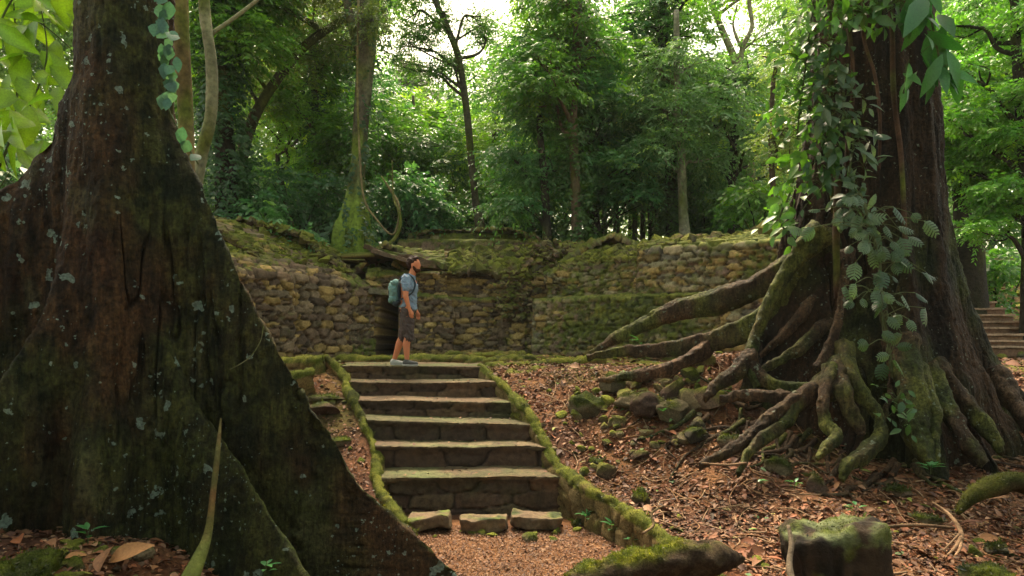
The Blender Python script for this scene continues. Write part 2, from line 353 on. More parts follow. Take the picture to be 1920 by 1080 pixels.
# ------------------------------------------------------------------ terrain
def tab(x, xs, ys): return np.interp(x, xs, ys)
def left_edge(Y): return tab(Y, [0, 4, 6, 7.0, 7.5, 7.9, 8.3, 8.8, 9.5, 10.2, 10.6], [-1.0, -1.0, -1.15, -1.18, -1.5, -1.68, -1.76, -1.94, -2.37, -2.68, -2.8])
def right_edge(Y): return tab(Y, [0, 4, 5.0, 5.6, 6.1, 6.7, 7.5, 8.1, 8.75, 9.7, 10.6], [3.2, 2.3, 1.75, 1.54, 1.37, 1.12, .81, .57, .29, -.12, -.49])
BH = ([-400, 0, 430, 520, 640, 760, 900, 1100, 1250, 1450, 1640, 1800, 1900, 2300], [395, 400, 418, 430, 452, 462, 448, 452, 452, 436, 440, 462, 470, 470])
def ground(X, Y):
    if np.ndim(X) == 0: return ground(np.array([float(X)]), np.array([float(Y)]))[0]
    X = np.asarray(X, float); Y = np.asarray(Y, float)
    zr = tab(Y, [0, 2, 4, 5, 6, 7, 8, 9, 10, 10.6, 12.5, 15, 60], [-1.95, -1.9, -1.82, -1.75, -1.62, -1.36, -1.05, -.74, -.45, -.34, -.26, -.22, -.2])
    zr2 = tab(Y, [0, 4, 5.6, 6.1, 6.7, 7.5, 8.1, 8.75, 9.7, 10.6, 12.5, 15, 60], [-1.95, -1.85, -1.79, -1.77, -1.7, -1.62, -1.46, -1.10, -.68, -.36, -.26, -.22, -.2])
    zl = tab(Y, [0, 3, 4, 5, 6, 7, 8, 9, 10, 10.6, 12.5, 15, 60], [-1.5, -1.5, -1.5, -1.65, -1.8, -1.72, -1.45, -1.0, -.5, -.36, -.26, -.22, -.2])
    le = left_edge(Y); re = right_edge(Y)
    wr = ss(0, 1.6, X - re - .2)
    right = zr2 * (1 - wr) + zr * wr
    zl2 = tab(Y, [0, 5, 7, 7.5, 7.9, 8.3, 8.8, 9.5, 10.2, 10.6, 12.5, 15, 60], [-1.95, -1.98, -1.98, -1.82, -1.66, -1.46, -1.2, -.85, -.5, -.36, -.26, -.22, -.2])
    wl = ss(.1, 1.6, le - X)
    left = zl2 * (1 - wl) + zl * wl
    path = tab(Y, [0, 7.4, 10.2, 10.9, 12.5, 15, 60], [-2.05, -2.05, -2.05, -.45, -.27, -.22, -.2])
    z = np.where(X > re, right, np.where(X < le, left, path))
    # mound under the right tree
    z = z + .66 * np.exp(-(((X - 3.1) / 1.4) ** 2 + ((Y - 8.75) / .85) ** 2)) * (X > re + .2)
    z = z + .30 * np.exp(-(((X + 3.1) / 1.1) ** 2 + ((Y - 4.2) / .9) ** 2))
    z = z + .10 * n2(X * .9, Y * .9, 3) * ss(0, .8, np.minimum(np.abs(X - re), np.abs(X - le))) * ((X > re) | (X < le))
    # wooded hill behind the ruin, seen almost along its slope
    px = 960 + X / np.maximum(Y, .1) * F
    by = tab(px, *BH); hill = (HZ - by) / F * (Y) - .12
    st = tab(px, [-400, 430, 700, 1000, 1300, 1500, 1760, 1800, 2200], [13.5, 13.9, 16.6, 16.6, 14.6, 12.6, 13.0, 15.5, 15.5])
    k = ss(0, 1.6, Y - st)
    cap = np.where(Y > 26, (HZ - by) / F * 26 + (Y - 26) * .13, hill)
    rs = ss(1780, 1830, px)      # bare slope to the right of the fig
    kk = k * (1 - rs) + rs * ss(14.5, 22, Y)
    kk = kk * (1 - (px > 690) * (px < 760) * (Y < 18.6))
    z = z * (1 - kk) + (cap + .07 * n2(X * .5, Y * .5, 8)) * kk
    return z
def build_ground():
    xs = np.unique(np.concatenate([np.arange(-400, -30, 20), np.arange(-30, -6, .35), np.arange(-6, 8, .06), np.arange(8, 30, .35), np.arange(30, 401, 20)]))
    ys = np.unique(np.concatenate([np.arange(-40, 0, 4), np.arange(0, 3.5, .25), np.arange(3.5, 16, .06), np.arange(16, 40, .4), np.arange(40, 420, 20)]))
    XX, YY = np.meshgrid(xs, ys, indexing='ij'); X = XX.ravel(); Y = YY.ravel()
    Z = ground(X, np.maximum(Y, .5))
    nn = n2(X * 5, Y * 5, 21, 4)
    near = (np.abs(X) < 12) & (Y < 17)
    le, re = left_edge(Y), right_edge(Y)
    onpath = (X > le) & (X < re) & (Y < 7.6)
    Z = Z + np.where(onpath, .012, .035) * nn * near
    soil = cmix([.10, .038, .018], [.18, .085, .038], ss(-.4, .5, nn))
    soil = cmix(soil, [.075, .034, .02], ss(.05, .6, n2(X * 1.3, Y * 1.3, 5, 3)))
    soil = cmix(soil, MOSS * .9, ss(.15, .6, n2(X * 1.1, Y * 1.1, 9, 4)) * .55 * (Y > 7))
    p_ = cmix([.17, .078, .034], [.11, .048, .022], ss(-.4, .5, nn))
    C = np.where(onpath[:, None], p_, soil)
    terr = (Y > 10.4) & (Y < 16)
    C = np.where(terr[:, None], cmix(C, MOSS2 * .8, ss(-.3, .4, nn + .1)), C)
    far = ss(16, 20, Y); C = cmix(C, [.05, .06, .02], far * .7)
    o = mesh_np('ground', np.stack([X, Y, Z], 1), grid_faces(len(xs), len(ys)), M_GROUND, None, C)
    tag(o, 'forest floor of reddish brown soil rising to the ruin', 'ground', kind='structure')
build_ground()

# ------------------------------------------------------------------ masonry
def plan_line(pts, du):
    P = np.array([[xat(px, Y), Y] for px, Y in pts]); pxs = np.array([p[0] for p in pts], float)
    seg = np.linalg.norm(np.diff(P, axis=0), axis=1); s = np.concatenate([[0], np.cumsum(seg)])
    n = max(2, int(s[-1] / du)); u = np.linspace(0, s[-1], n)
    X = np.interp(u, s, P[:, 0]); Y = np.interp(u, s, P[:, 1]); px = np.interp(u, s, pxs)
    T = np.stack([np.gradient(X), np.gradient(Y)], 1)
    for _ in range(3): T[1:-1] = (T[:-2] + T[1:-1] * 2 + T[2:]) / 4
    T /= np.linalg.norm(T, axis=1)[:, None]
    return u, X, Y, px, np.stack([-T[:, 1], T[:, 0]], 1)     # normal points away from the clearing
def masonry(name, pts, prof, seed, mat=None, parent=None, du=.03, cell=(.36, .13), depth=.055, moss=.35, recess=(), palette=None, upmoss=.9, off0=0.0, rubbly=None, mossf=None):
    """prof: list of (px, [(offset, z), ...]) control profiles from the base up and over the top"""
    u, X, Y, px, Nn = plan_line(pts, du)
    pk = np.array([p[0] for p in prof], float); K = len(prof[0][1])
    offs = np.array([[np.interp(px, pk, [p[1][k][j] for p in prof]) for j in (0, 1)] for k in range(K)])   # K,2,n
    sub = []
    for k in range(K - 1):
        d = np.sqrt(((offs[k + 1] - offs[k]) ** 2).sum(0)).max(); sub.append(max(2, int(d / du)))
    lines = []; kinds = []
    for k in range(K - 1):
        t = np.linspace(0, 1, sub[k], endpoint=(k == K - 2))
        for tt in t: lines.append(offs[k] * (1 - tt) + offs[k + 1] * tt); kinds.append(k + tt)
    Lr = np.array(lines)                                      # m,2,n
    m, n = len(Lr), len(u)
    off = Lr[:, 0].T + off0; Z = Lr[:, 1].T                   # n,m
    arc = np.concatenate([np.zeros((n, 1)), np.cumsum(np.sqrt(np.diff(off, axis=1) ** 2 + np.diff(Z, axis=1) ** 2), axis=1)], 1)
    PX = X[:, None] + Nn[:, 0:1] * off; PY = Y[:, None] + Nn[:, 1:2] * off
    P = np.stack([PX, PY, Z], -1)
    dU = np.gradient(P, axis=0); dV = np.gradient(P, axis=1); NN = np.cross(dU, dV); NN /= np.linalg.norm(NN, axis=-1)[..., None] + 1e-9
    Pf = P.reshape(-1, 3); Nf = NN.reshape(-1, 3); uf = np.repeat(u, m); vf = arc.ravel(); pxf = np.repeat(px, m)
    wu = uf + .05 * n2(uf * 4, vf * 4, seed + 1); wv = vf + .035 * n2(uf * 3, vf * 3, seed + 2)
    f1, f2, idr, ox, oy = voro(wu, wv, cell[0], cell[1], seed, .78)
    sb1, sb2, sid, sx_, sy_ = voro(wu + .37, wv + .11, cell[0] * .5, cell[1] * .55, seed + 77, .9)
    use = idr < .42
    f1 = np.where(use, sb1, f1); f2 = np.where(use, np.minimum(sb2, sb1 + (f2 - np.where(use, f1, f1)) * 0 + (sb2 - sb1)), f2); gap0 = np.where(use, sb2 - sb1, f2 - f1)
    idr = np.where(use, sid, idr); ox = np.where(use, sx_, ox); oy = np.where(use, sy_, oy)
    e = ss(.01, .13, gap0)
    hgt = e * (.6 + .8 * idr) + .35 * e * (ox * (idr - .5) + oy * (idr * 7 % 1 - .5)) - .5
    big = n2(uf * .8, vf * .8, seed + 4, 3)
    fine = fbm(Pf * 12, seed + 6, 3)
    D = depth * hgt * np.where(use, .8, 1) + .07 * big + .018 * fine + .02 * fbm(Pf * 5, seed + 61, 3)
    Q = Pf + Nf * D[:, None]
    up = Nf[:, 2]
    pal = STONE_C if palette is None else np.array(palette)
    c = pal[(idr * 997).astype(int) % len(pal)] * (.75 + .5 * (idr * 31 % 1))[:, None]
    c = cmix(c * .4, c, ss(.0, .12, gap0)); c = c * (1 + .5 * fbm(Pf * 9, seed + 63, 3))[:, None]
    low = n2(uf * .55, vf * .9, seed + 12, 4)
    mfac = moss if mossf is None else mossf(pxf, Pf)
    mm = ss(-.05, .35, low * .8 + fine * .45 + up * upmoss + mfac - .42)
    mc = cmix(MOSS_D, cmix(MOSS, MOSS2, ss(-.2, .5, fbm(Pf * 6, seed + 8, 3))), ss(-.35, .35, fine + up * .5))
    c = cmix(c, mc, mm * .92)
    for poly, dep in recess:     # openings: the face is pushed back into the wall, jambs and all
        pyf = HZ - F * Pf[:, 2] / Pf[:, 1]; pxx = 960 + F * Pf[:, 0] / Pf[:, 1]
        ins = np.ones(len(Pf), bool); poly = np.array(poly, float)
        for i in range(len(poly)):
            a, b_ = poly[i], poly[(i + 1) % len(poly)]
            ins &= ((b_[0] - a[0]) * (pyf - a[1]) - (b_[1] - a[1]) * (pxx - a[0])) >= 0
        nrm = np.repeat(Nn, m, 0)
        Q[ins, 0] += nrm[ins, 0] * dep; Q[ins, 1] += nrm[ins, 1] * dep
    o = mesh_np(name, Q, grid_faces(n, m), mat or M_STONE, parent, c)
    return o, (P, NN, px)
PURP = [[.125, .080, .052], [.165, .105, .066], [.095, .062, .042], [.20, .14, .085], [.13, .095, .060]]
OCH = [[.29, .19, .07], [.23, .15, .055], [.35, .24, .095], [.17, .12, .05], [.28, .15, .055]]
def Z(py, Y): return zat(py, Y)

# left ruined wall
r1 = empty('ruined_wall', (xat(560, 13.6), 13.6, -.3), 'brown rubble stone wall with mossy bank, left of the dark doorway', 'wall', 'walls of the sunken ruin')
prof_l = [(380, [(0, -.6), (.02, Z(508, 12)), (.25, Z(498, 12.2)), (1.2, Z(452, 13.2)), (2.6, Z(412, 14.6)), (4, Z(408, 16))]),
          (545, [(0, -.6), (.04, Z(520, 13.3)), (.2, Z(512, 13.5)), (1.1, Z(470, 14.4)), (2.2, Z(436, 15.5)), (4, Z(432, 17))]),
          (690, [(0, -.6), (.06, Z(540, 15)), (.25, Z(530, 15.2)), (.9, Z(500, 15.9)), (1.6, Z(462, 16.6)), (3, Z(455, 18))]),
          (700, [(0, -.6), (.06, Z(540, 15)), (.25, Z(530, 15.2)), (.9, Z(500, 15.9)), (1.6, Z(462, 16.6)), (3, Z(455, 18))])]
_, S1 = masonry('wall', [(330, 11.4), (430, 12.0), (543, 13.0), (547, 13.28), (690, 14.9), (697, 15.0), (697.5, 16.6)], prof_l, 11, parent=r1, palette=PURP + OCH[:1], moss=.12, cell=(.36, .16), depth=.11, upmoss=.5,
                mossf=lambda px, P: np.where(px < 546, .42, np.where(px > 655, .5, .16)))
# centre: doorway, recessed faces
r2 = empty('ruined_wall', (xat(850, 15.2), 15.2, -.3), 'low tiered stone wall with the black doorway behind the man', 'wall', 'walls of the sunken ruin')
def P6(Y, yl, s1, yu, s2, yt, s3, yb, s4):
    return [(0, -.6), (.03, Z(yl, Y)), (s1, Z(yl - 3, Y + s1)), (s1 + .04, Z(yu, Y + s1)), (s1 + s2, Z(yt, Y + s1 + s2)), (s1 + s2 + s3, Z(yb, Y + s1 + s2 + s3)), (s1 + s2 + s3 + s4, Z(yb, Y + s1 + s2 + s3) - 1.3)]
prof_c = [(680, P6(15.1, 548, .1, 520, .7, 498, .8, 460, 1.5)), (745, P6(15.1, 552, .2, 516, .6, 505, .8, 464, 1.5)), (830, P6(15.2, 560, .35, 514, .3, 500, .9, 474, 1.5)),
          (900, P6(15.2, 562, .4, 512, .4, 498, 1.0, 466, 1.5)), (975, P6(15.1, 562, .35, 516, .4, 494, 1.0, 462, 1.5)), (1010, P6(15.0, 565, .3, 520, .4, 494, 1.0, 464, 1.5))]
masonry('wall', [(684, 15.06), (745, 15.08), (846, 15.25), (850, 15.6), (935, 15.55), (940, 15.3), (1012, 15.2), (1050, 15.1)], prof_c, 23, parent=r2, palette=PURP + OCH[:3], moss=.2, depth=.09,
        recess=[([(718, 556), (746, 556), (748, 676), (695, 676)], 3.2), ([(684, 478), (752, 482), (836, 503), (836, 514), (690, 508)], .7)],
        mossf=lambda px, P: np.where((px > 850) & (px < 985), .02, .32))
# long tilted lintel slab above the doorway
def slab_box(name, c0, c1, wid, thk, seed, mat, parent, moss=.3, n=(60, 14, 8), pal=None, amp=.03, mono=None):
    """rough stone block from c0 to c1 (centre line), width across, thickness down"""
    c0 = np.array(c0, float); c1 = np.array(c1, float); L_ = np.linalg.norm(c1 - c0); t = (c1 - c0) / L_
    up = np.array([0, 0, 1.0]); s = np.cross(t, up); s /= np.linalg.norm(s); up = np.cross(s, t)
    bm = bmesh.new(); bmesh.ops.create_cube(bm, size=1)
    V = []; Fc = []; k = 0
    dims = (L_, wid, thk)
    for ax in range(3):
        a1, a2 = [(1, 2), (2, 0), (0, 1)][ax]
        for sg in (-1, 1):
            g1 = np.linspace(-.5, .5, n[a1] + 1); g2 = np.linspace(-.5, .5, n[a2] + 1)
            A, B_ = np.meshgrid(g1, g2, indexing='ij'); p = np.zeros((A.size, 3)); p[:, ax] = sg * .5; p[:, a1] = A.ravel(); p[:, a2] = B_.ravel()
            f = grid_faces(n[a1] + 1, n[a2] + 1)
            if sg < 0: f = f[:, ::-1]
            V.append(p); Fc.append(f + k); k += len(p)
    bm.free(); V = np.vstack(V); Fc = np.vstack(Fc)
    W = V * np.array(dims)
    # round the edges, then weather them; the offset only depends on the point so seams stay shut
    q = np.abs(V) * 2; rd = min(wid, thk) * .5
    edge = np.sort((1 - q) * np.array(dims) / 2, axis=1)
    nrm = np.sign(V) * (q > .999); 
    er = np.clip(1 - edge[:, 1] / (rd * .35), 0, 1) ** 2
    W = W * (1 - (er * .16 * rd / (np.linalg.norm(W, axis=1) + .01))[:, None])
    pw = c0[None] * .5 + c1[None] * .5 + W[:, :1] * t + W[:, 1:2] * s + W[:, 2:] * up
    d = np.stack([fbm(pw * 5, seed + k_, 4) for k_ in range(3)], 1) * amp + np.stack([fbm(pw * 1.3, seed + 9 + k_, 2) for k_ in range(3)], 1) * amp
    pw2 = pw + d
    pal = STONE_C if pal is None else np.array(pal)
    col = cmix(pal[seed % len(pal)], pal[(seed + 1) % len(pal)], ss(-.4, .4, fbm(pw * 3, seed + 2, 4)))
    upf = (V[:, 2] > .49) * 1.0
    mm = ss(-.05, .4, fbm(pw * 4, seed + 5, 4) * .9 + upf * .35 + moss - .4)
    col = cmix(col, cmix(MOSS_D, MOSS, ss(-.3, .4, fbm(pw * 8, seed + 7, 3))), mm)
    return mesh_np(name, pw2, Fc, mat, parent, col)
slab_box('lintel', at(690, 464, 15.35), at(836, 501, 15.05), .5, .12, 4, M_STONE, r2, moss=.42, pal=[[.10, .06, .035], [.07, .045, .028]], amp=.05)
slab_box('lintel', at(700, 474, 15.12), at(820, 503, 14.95), .4, .09, 5, M_STONE, r2, moss=.15, pal=[[.14, .08, .05], [.09, .06, .04]], amp=.04)
slab_box('lintel', at(694, 548, 15.02), at(752, 551, 15.02), .42, .13, 7, M_STONE, r2, moss=.2, n=(24, 10, 6))
# right ruined wall
r3 = empty('ruined_wall', (xat(1200, 13.2), 13.2, -.3), 'long yellowish mossy stone wall behind the fig roots', 'wall', 'walls of the sunken ruin')
prof_r = [(995, P6(14.6, 566, .35, 522, .5, 490, 1.0, 462, 2.5)), (1060, P6(14.1, 564, .4, 500, .4, 478, .9, 460, 2.5)), (1185, P6(13.3, 558, .35, 492, .3, 478, .9, 466, 2.5)),
          (1195, P6(13.2, 557, .15, 470, .2, 462, .9, 456, 2.5)), (1300, P6(12.5, 553, .2, 462, .2, 458, .9, 448, 2.5)), (1450, P6(11.6, 547, .2, 456, .3, 450, .9, 430, 2.5)), (1640, P6(10.9, 542, .2, 450, .3, 444, .9, 428, 2.5))]
masonry('wall', [(999, 14.9), (1000, 14.5), (1060, 14.1), (1185, 13.3), (1300, 12.55), (1450, 11.65), (1600, 11.2)], prof_r, 37, parent=r3, palette=OCH[:4] + STONE_C.tolist() + [[.17, .15, .08], [.20, .17, .10]], moss=.2, depth=.085, cell=(.34, .13),
        recess=[([(1012, 534), (1064, 528), (1064, 556), (1012, 558)], .14)],
        mossf=lambda px, P: np.where(P[:, 2] < 1.0, .42, .32))
for r_ in (r1, r2, r3): rebase(r_)
# low stepped remains further back
def low_wall(px0, px1, Y0, ytop, ybot, seed, label, setb=.5):
    m_ = (px0 + px1) / 2
    r = empty('stepped_wall', (xat(m_, Y0), Y0, Z(ybot, Y0)), label, 'wall', 'low terrace walls at the forest edge')
    ym = (ytop + ybot) / 2
    pr = [(px0, [(0, Z(ybot + 14, Y0)), (.02, Z(ym + 4, Y0)), (setb, Z(ym + 2, Y0 + setb)), (setb + .03, Z(ytop + 3, Y0 + setb)), (setb + .5, Z(ytop, Y0 + setb + .5)), (setb + 1.6, Z(ytop + 12, Y0 + setb + 1.6))])]
    pr.append((px1, pr[0][1])); 
    pts = [(px0 + 4, Y0 + 1.8), (px0, Y0), (m_, Y0 - .15), (px1, Y0), (px1 - 4, Y0 + 1.8)]
    masonry('wall', pts, pr, seed, parent=r, du=.045, cell=(.4, .16), moss=.5, depth=.06)
    rebase(r)
low_wall(748, 1020, 18.3, 438, 462, 51, 'low mossy terrace wall between the mossy trunk and slender leaning tree')

# rubble banks: countless small mossy stones tumbled over the walls
def bank(name, S, pxr, offr, n, size, seed, label, moss=.55, zlim=None):
    P, NN, px = S; rng = np.random.default_rng(seed)
    nn, m = P.shape[:2]
    i = rng.integers(0, nn, n * 4); j = rng.integers(int(m * offr[0]), int(m * offr[1]), n * 4)
    ok = (px[i] > pxr[0]) & (px[i] < pxr[1]); i, j = i[ok][:n], j[ok][:n]
    Q = P[i, j] + NN[i, j] * .02; Sz = size * rng.lognormal(0, .35, len(Q))
    return tag(rocks_merged(name, M_MOSS, Q, Sz, seed, moss, .5, 1, tilt=1.6), label, 'rubble', kind='stuff')
bank('rubble_bank', S1, (330, 700), (.42, .95), 4200, .085, 61, 'yellow green mossy rubble tumbled down the left wall top')
# rubble on centre and right: recompute the profile surfaces
def surf(pts, prof, du=.05):
    u, X, Y, px, Nn = plan_line(pts, du); pk = np.array([p[0] for p in prof], float); K = len(prof[0][1])
    return u, X, Y, px, Nn, pk, K
def scatter_prof(pts, prof, krange, n, seed):
    u, X, Y, px, Nn, pk, K = surf(pts, prof); rng = np.random.default_rng(seed)
    i = rng.integers(0, len(u), n); k = rng.uniform(*krange, n); k0 = np.floor(k).astype(int); t = k - k0
    out = np.zeros((n, 3))
    for q in range(n):
        a = [np.interp(px[i[q]], pk, [p[1][k0[q]][j] for p in prof]) for j in (0, 1)]; b_ = [np.interp(px[i[q]], pk, [p[1][min(K - 1, k0[q] + 1)][j] for p in prof]) for j in (0, 1)]
        o_, z_ = a[0] * (1 - t[q]) + b_[0] * t[q], a[1] * (1 - t[q]) + b_[1] * t[q]
        out[q] = (X[i[q]] + Nn[i[q], 0] * o_, Y[i[q]] + Nn[i[q], 1] * o_, z_)
    return out
rng = np.random.default_rng(5)
Pc = scatter_prof([(835, 15.25), (1012, 15.2)], prof_c, (3.3, 5.0), 2600, 71)
tag(rocks_merged('rubble_bank', M_MOSS, Pc, .085 * rng.lognormal(0, .4, len(Pc)), 72, .6, .5, 1, tilt=1.6), 'pale mossy rubble heaped on the middle wall right of the man', 'rubble', kind='stuff')
Pc = scatter_prof([(1000, 14.5), (1195, 13.2)], prof_r, (3.2, 5.0), 2300, 73)
Pd = scatter_prof([(1195, 13.2), (1300, 12.55), (1600, 11.2)], prof_r, (3.8, 5.0), 1500, 74)
Pc = np.vstack([Pc, Pd])
tag(rocks_merged('rubble_bank', M_MOSS, Pc, .08 * rng.lognormal(0, .4, len(Pc)), 75, .5, .5, 1, tilt=1.6), 'mossy rubble along the top of the yellowish right wall', 'rubble', kind='stuff')
# rubble fallen in the gap between middle and right walls
g = np.random.default_rng(8); N_ = 260
gx = g.normal(965, 18, N_); gz = g.uniform(505, 600, N_); Pg = np.array([at(a, b_, 15.0 + .25 * g.random()) for a, b_ in zip(gx, gz)])
Pg = np.vstack([Pg, np.array([at(g.normal(1024, 20), g.normal(473, 11), 14.75 + .3 * g.random()) for _ in range(230)])]); N_ = len(Pg)
tag(rocks_merged('rubble_spill', M_MOSS, Pg, .065 * g.lognormal(0, .3, N_), 77, .45, .5, 1, tilt=1.6), 'pale rubble spilling down the gap left of the yellowish wall', 'rubble', kind='stuff')

# terrace kerbs: low mossy lines of stone at the head of the stairs
def kerb_wall(name, pts, wid, hgt, seed, label, cat='wall', moss=.75, group=None, down=.3, res=.03, pal=None, cell=(.3, .2)):
    """low wall along points (x,y,z of its top): rounded cross-section swept along the line"""
    C = catmull(np.array(pts, float), 14); seg = np.linalg.norm(np.diff(C, axis=0), axis=1); s = np.concatenate([[0], np.cumsum(seg)])
    n = int(s[-1] / res); u = np.linspace(0, s[-1], n); C = np.stack([np.interp(u, s, C[:, k]) for k in range(3)], 1)
    T = np.gradient(C, axis=0); T[:, 2] = 0; T /= np.linalg.norm(T, axis=1)[:, None]; S = np.stack([T[:, 1], -T[:, 0], T[:, 2] * 0], 1)
    w2 = wid / 2; H = hgt + down
    cs = [(-w2 * 1.1, -H), (-w2 * 1.05, -.05), (-w2 * .75, -.01), (0, 0.01), (w2 * .75, -.01), (w2 * 1.05, -.05), (w2 * 1.1, -H)]
    cs = np.array(cs); sl = np.concatenate([[0], np.cumsum(np.linalg.norm(np.diff(cs, axis=0), axis=1))]); m = int(sl[-1] / res); v = np.linspace(0, sl[-1], m)
    ca = np.interp(v, sl, cs[:, 0]); cb = np.interp(v, sl, cs[:, 1])
    P = C[:, None] + S[:, None] * ca[None, :, None]; P[:, :, 2] += cb[None]
    # close both ends
    e0 = P[0].copy(); e0 = e0 * .0 + C[0] + (P[0] - C[0]) * np.array([.02, .02, 1]); e1 = C[-1] + (P[-1] - C[-1]) * np.array([.02, .02, 1])
    P = np.concatenate([e0[None], P, e1[None]], 0); n = len(P); uu = np.concatenate([[0], u, [u[-1]]])
    dU = np.gradient(P, axis=0); dV = np.gradient(P, axis=1); NN = np.cross(dV, dU); NN /= np.linalg.norm(NN, axis=-1)[..., None] + 1e-9
    Pf = P.reshape(-1, 3); Nf = NN.reshape(-1, 3); uf = np.repeat(uu, m); vf = np.tile(v, n)
    f1, f2, idr, ox, oy = voro(uf + .03 * n2(uf * 5, vf * 5, seed), vf, cell[0], cell[1], seed, .8)
    e = ss(.0, .2, f2 - f1); fine = fbm(Pf * 11, seed, 4)
    Pf = Pf + Nf * (.03 * e * (.5 + idr) +   .035 * fbm(Pf * 3, seed + 3, 3) + .026 * fine)[:, None]
    Pf = Pf + np.stack([fbm(Pf * 1.2, seed + 31, 2), fbm(Pf * 1.2, seed + 32, 2), fbm(Pf * 1.7, seed + 33, 2)], 1) * np.array([.07, .07, .035])
    pal = OCH if pal is None else pal
    c = np.array(pal)[(idr * 997).astype(int) % len(pal)] * .62; c = cmix(c * .5, c, e)
    top = ss(-.3, .15, (np.tile(cb, n)) + .12 + 0 * fine) 
    mm = ss(-.05, .35, fbm(Pf * 2.5, seed + 4, 4) * .7 + fine * .3 + np.tile(cb > -.07, n) * .7 + moss - .75)
    c = cmix(c, cmix(cmix(MOSS_D, MOSS, ss(-.4, .1, fbm(Pf * 5, seed + 41, 3))), MOSS2, ss(-.1, .5, fine + .6 * fbm(Pf * 2.5, seed + 42, 2))), mm * .9)
    o = mesh_np(name, Pf, grid_faces(n, m)[:, ::-1], M_MOSS, None, c); tag(o, label, cat, group); moss_tufts(o, int(1500 * s[-1] ** .8), .012, seed); return o
KL = [(xat(612, 10.5), 10.5, zat(665, 10.5)), (-2.68, 10.2, zat(697, 10.2)), (-2.5, 9.8, zat(722, 9.8)), (-2.33, 9.4, -.76), (-2.02, 8.85, -1.08), (-1.80, 8.4, -1.31), (-1.73, 8.05, -1.50), (-1.64, 7.75, -1.66), (-1.50, 7.45, -1.75), (-1.16, 6.98, -1.9)]
kerb_wall('mossy_kerb', KL, .075, .3, 81, 'low bright green mossy kerb wall down the left side of the stairs', group='kerbs of the stairs and terrace', moss=.8)
KR = [(xat(898, 10.75), 10.75, -.27), (xat(945, 9.8), 9.8, zat(722, 9.8)), (.29, 8.75, -1.02), (.57, 8.1, -1.42), (.82, 7.5, -1.57), (1.12, 6.7, -1.65), (1.37, 6.1, -1.73), (1.56, 5.55, -1.76), (1.72, 5.1, -1.86)]
kerb_wall('mossy_kerb', KR, .08, .4, 83, 'long mossy side wall down the right edge of the stairs to the fallen log', group='kerbs of the stairs and terrace', moss=.66, pal=[[.30, .21, .09], [.24, .17, .07], [.33, .24, .11]])
kerb_wall('mossy_kerb', [(xat(500, 10.7), 10.9, zat(676, 10.7)), (xat(555, 10.6), 10.6, zat(672, 10.6)), (xat(606, 10.45), 10.45, zat(668, 10.5))], .2, .2, 85, 'short mossy kerb running left from the head of the stairs', group='kerbs of the stairs and terrace', moss=.7)
kerb_wall('mossy_kerb', [(xat(540, 9.6), 9.6, zat(702, 9.6)), (xat(590, 9.7), 9.7, zat(694, 9.7))], .16, .15, 86, 'small lower mossy kerb beside the giant buttress at the stair head', group='kerbs of the stairs and terrace', moss=.6)
kerb_wall('mossy_kerb', [(xat(912, 10.8), 10.8, zat(683, 10.8)), (xat(1000, 10.9), 10.9, zat(680, 10.9)), (xat(1090, 11.2), 11.2, zat(672, 11.2)), (xat(1130, 11.2), 11.2, zat(668, 11.2))], .16, .2, 87, 'low mossy kerb running right from the stair head to the roots', group='kerbs of the stairs and terrace', moss=.75)
kerb_wall('terrace_edge', [(xat(640, 12.2), 12.2, -.2), (xat(730, 12.0), 12.0, -.19), (xat(830, 12.1), 12.1, -.19), (xat(905, 12.0), 12.0, -.20), (xat(1000, 12.3), 12.3, -.19)], .35, .15, 88, 'flat mossy line of stones on the terrace behind the man', 'kerb', moss=.7)
kerb_wall('terrace_edge', [(xat(840, 13.6), 13.6, -.14), (xat(900, 13.5), 13.5, -.13), (xat(985, 13.6), 13.6, -.15)], .3, .15, 89, 'low stone ledge at the foot of the dark recessed wall', 'kerb', moss=.5)

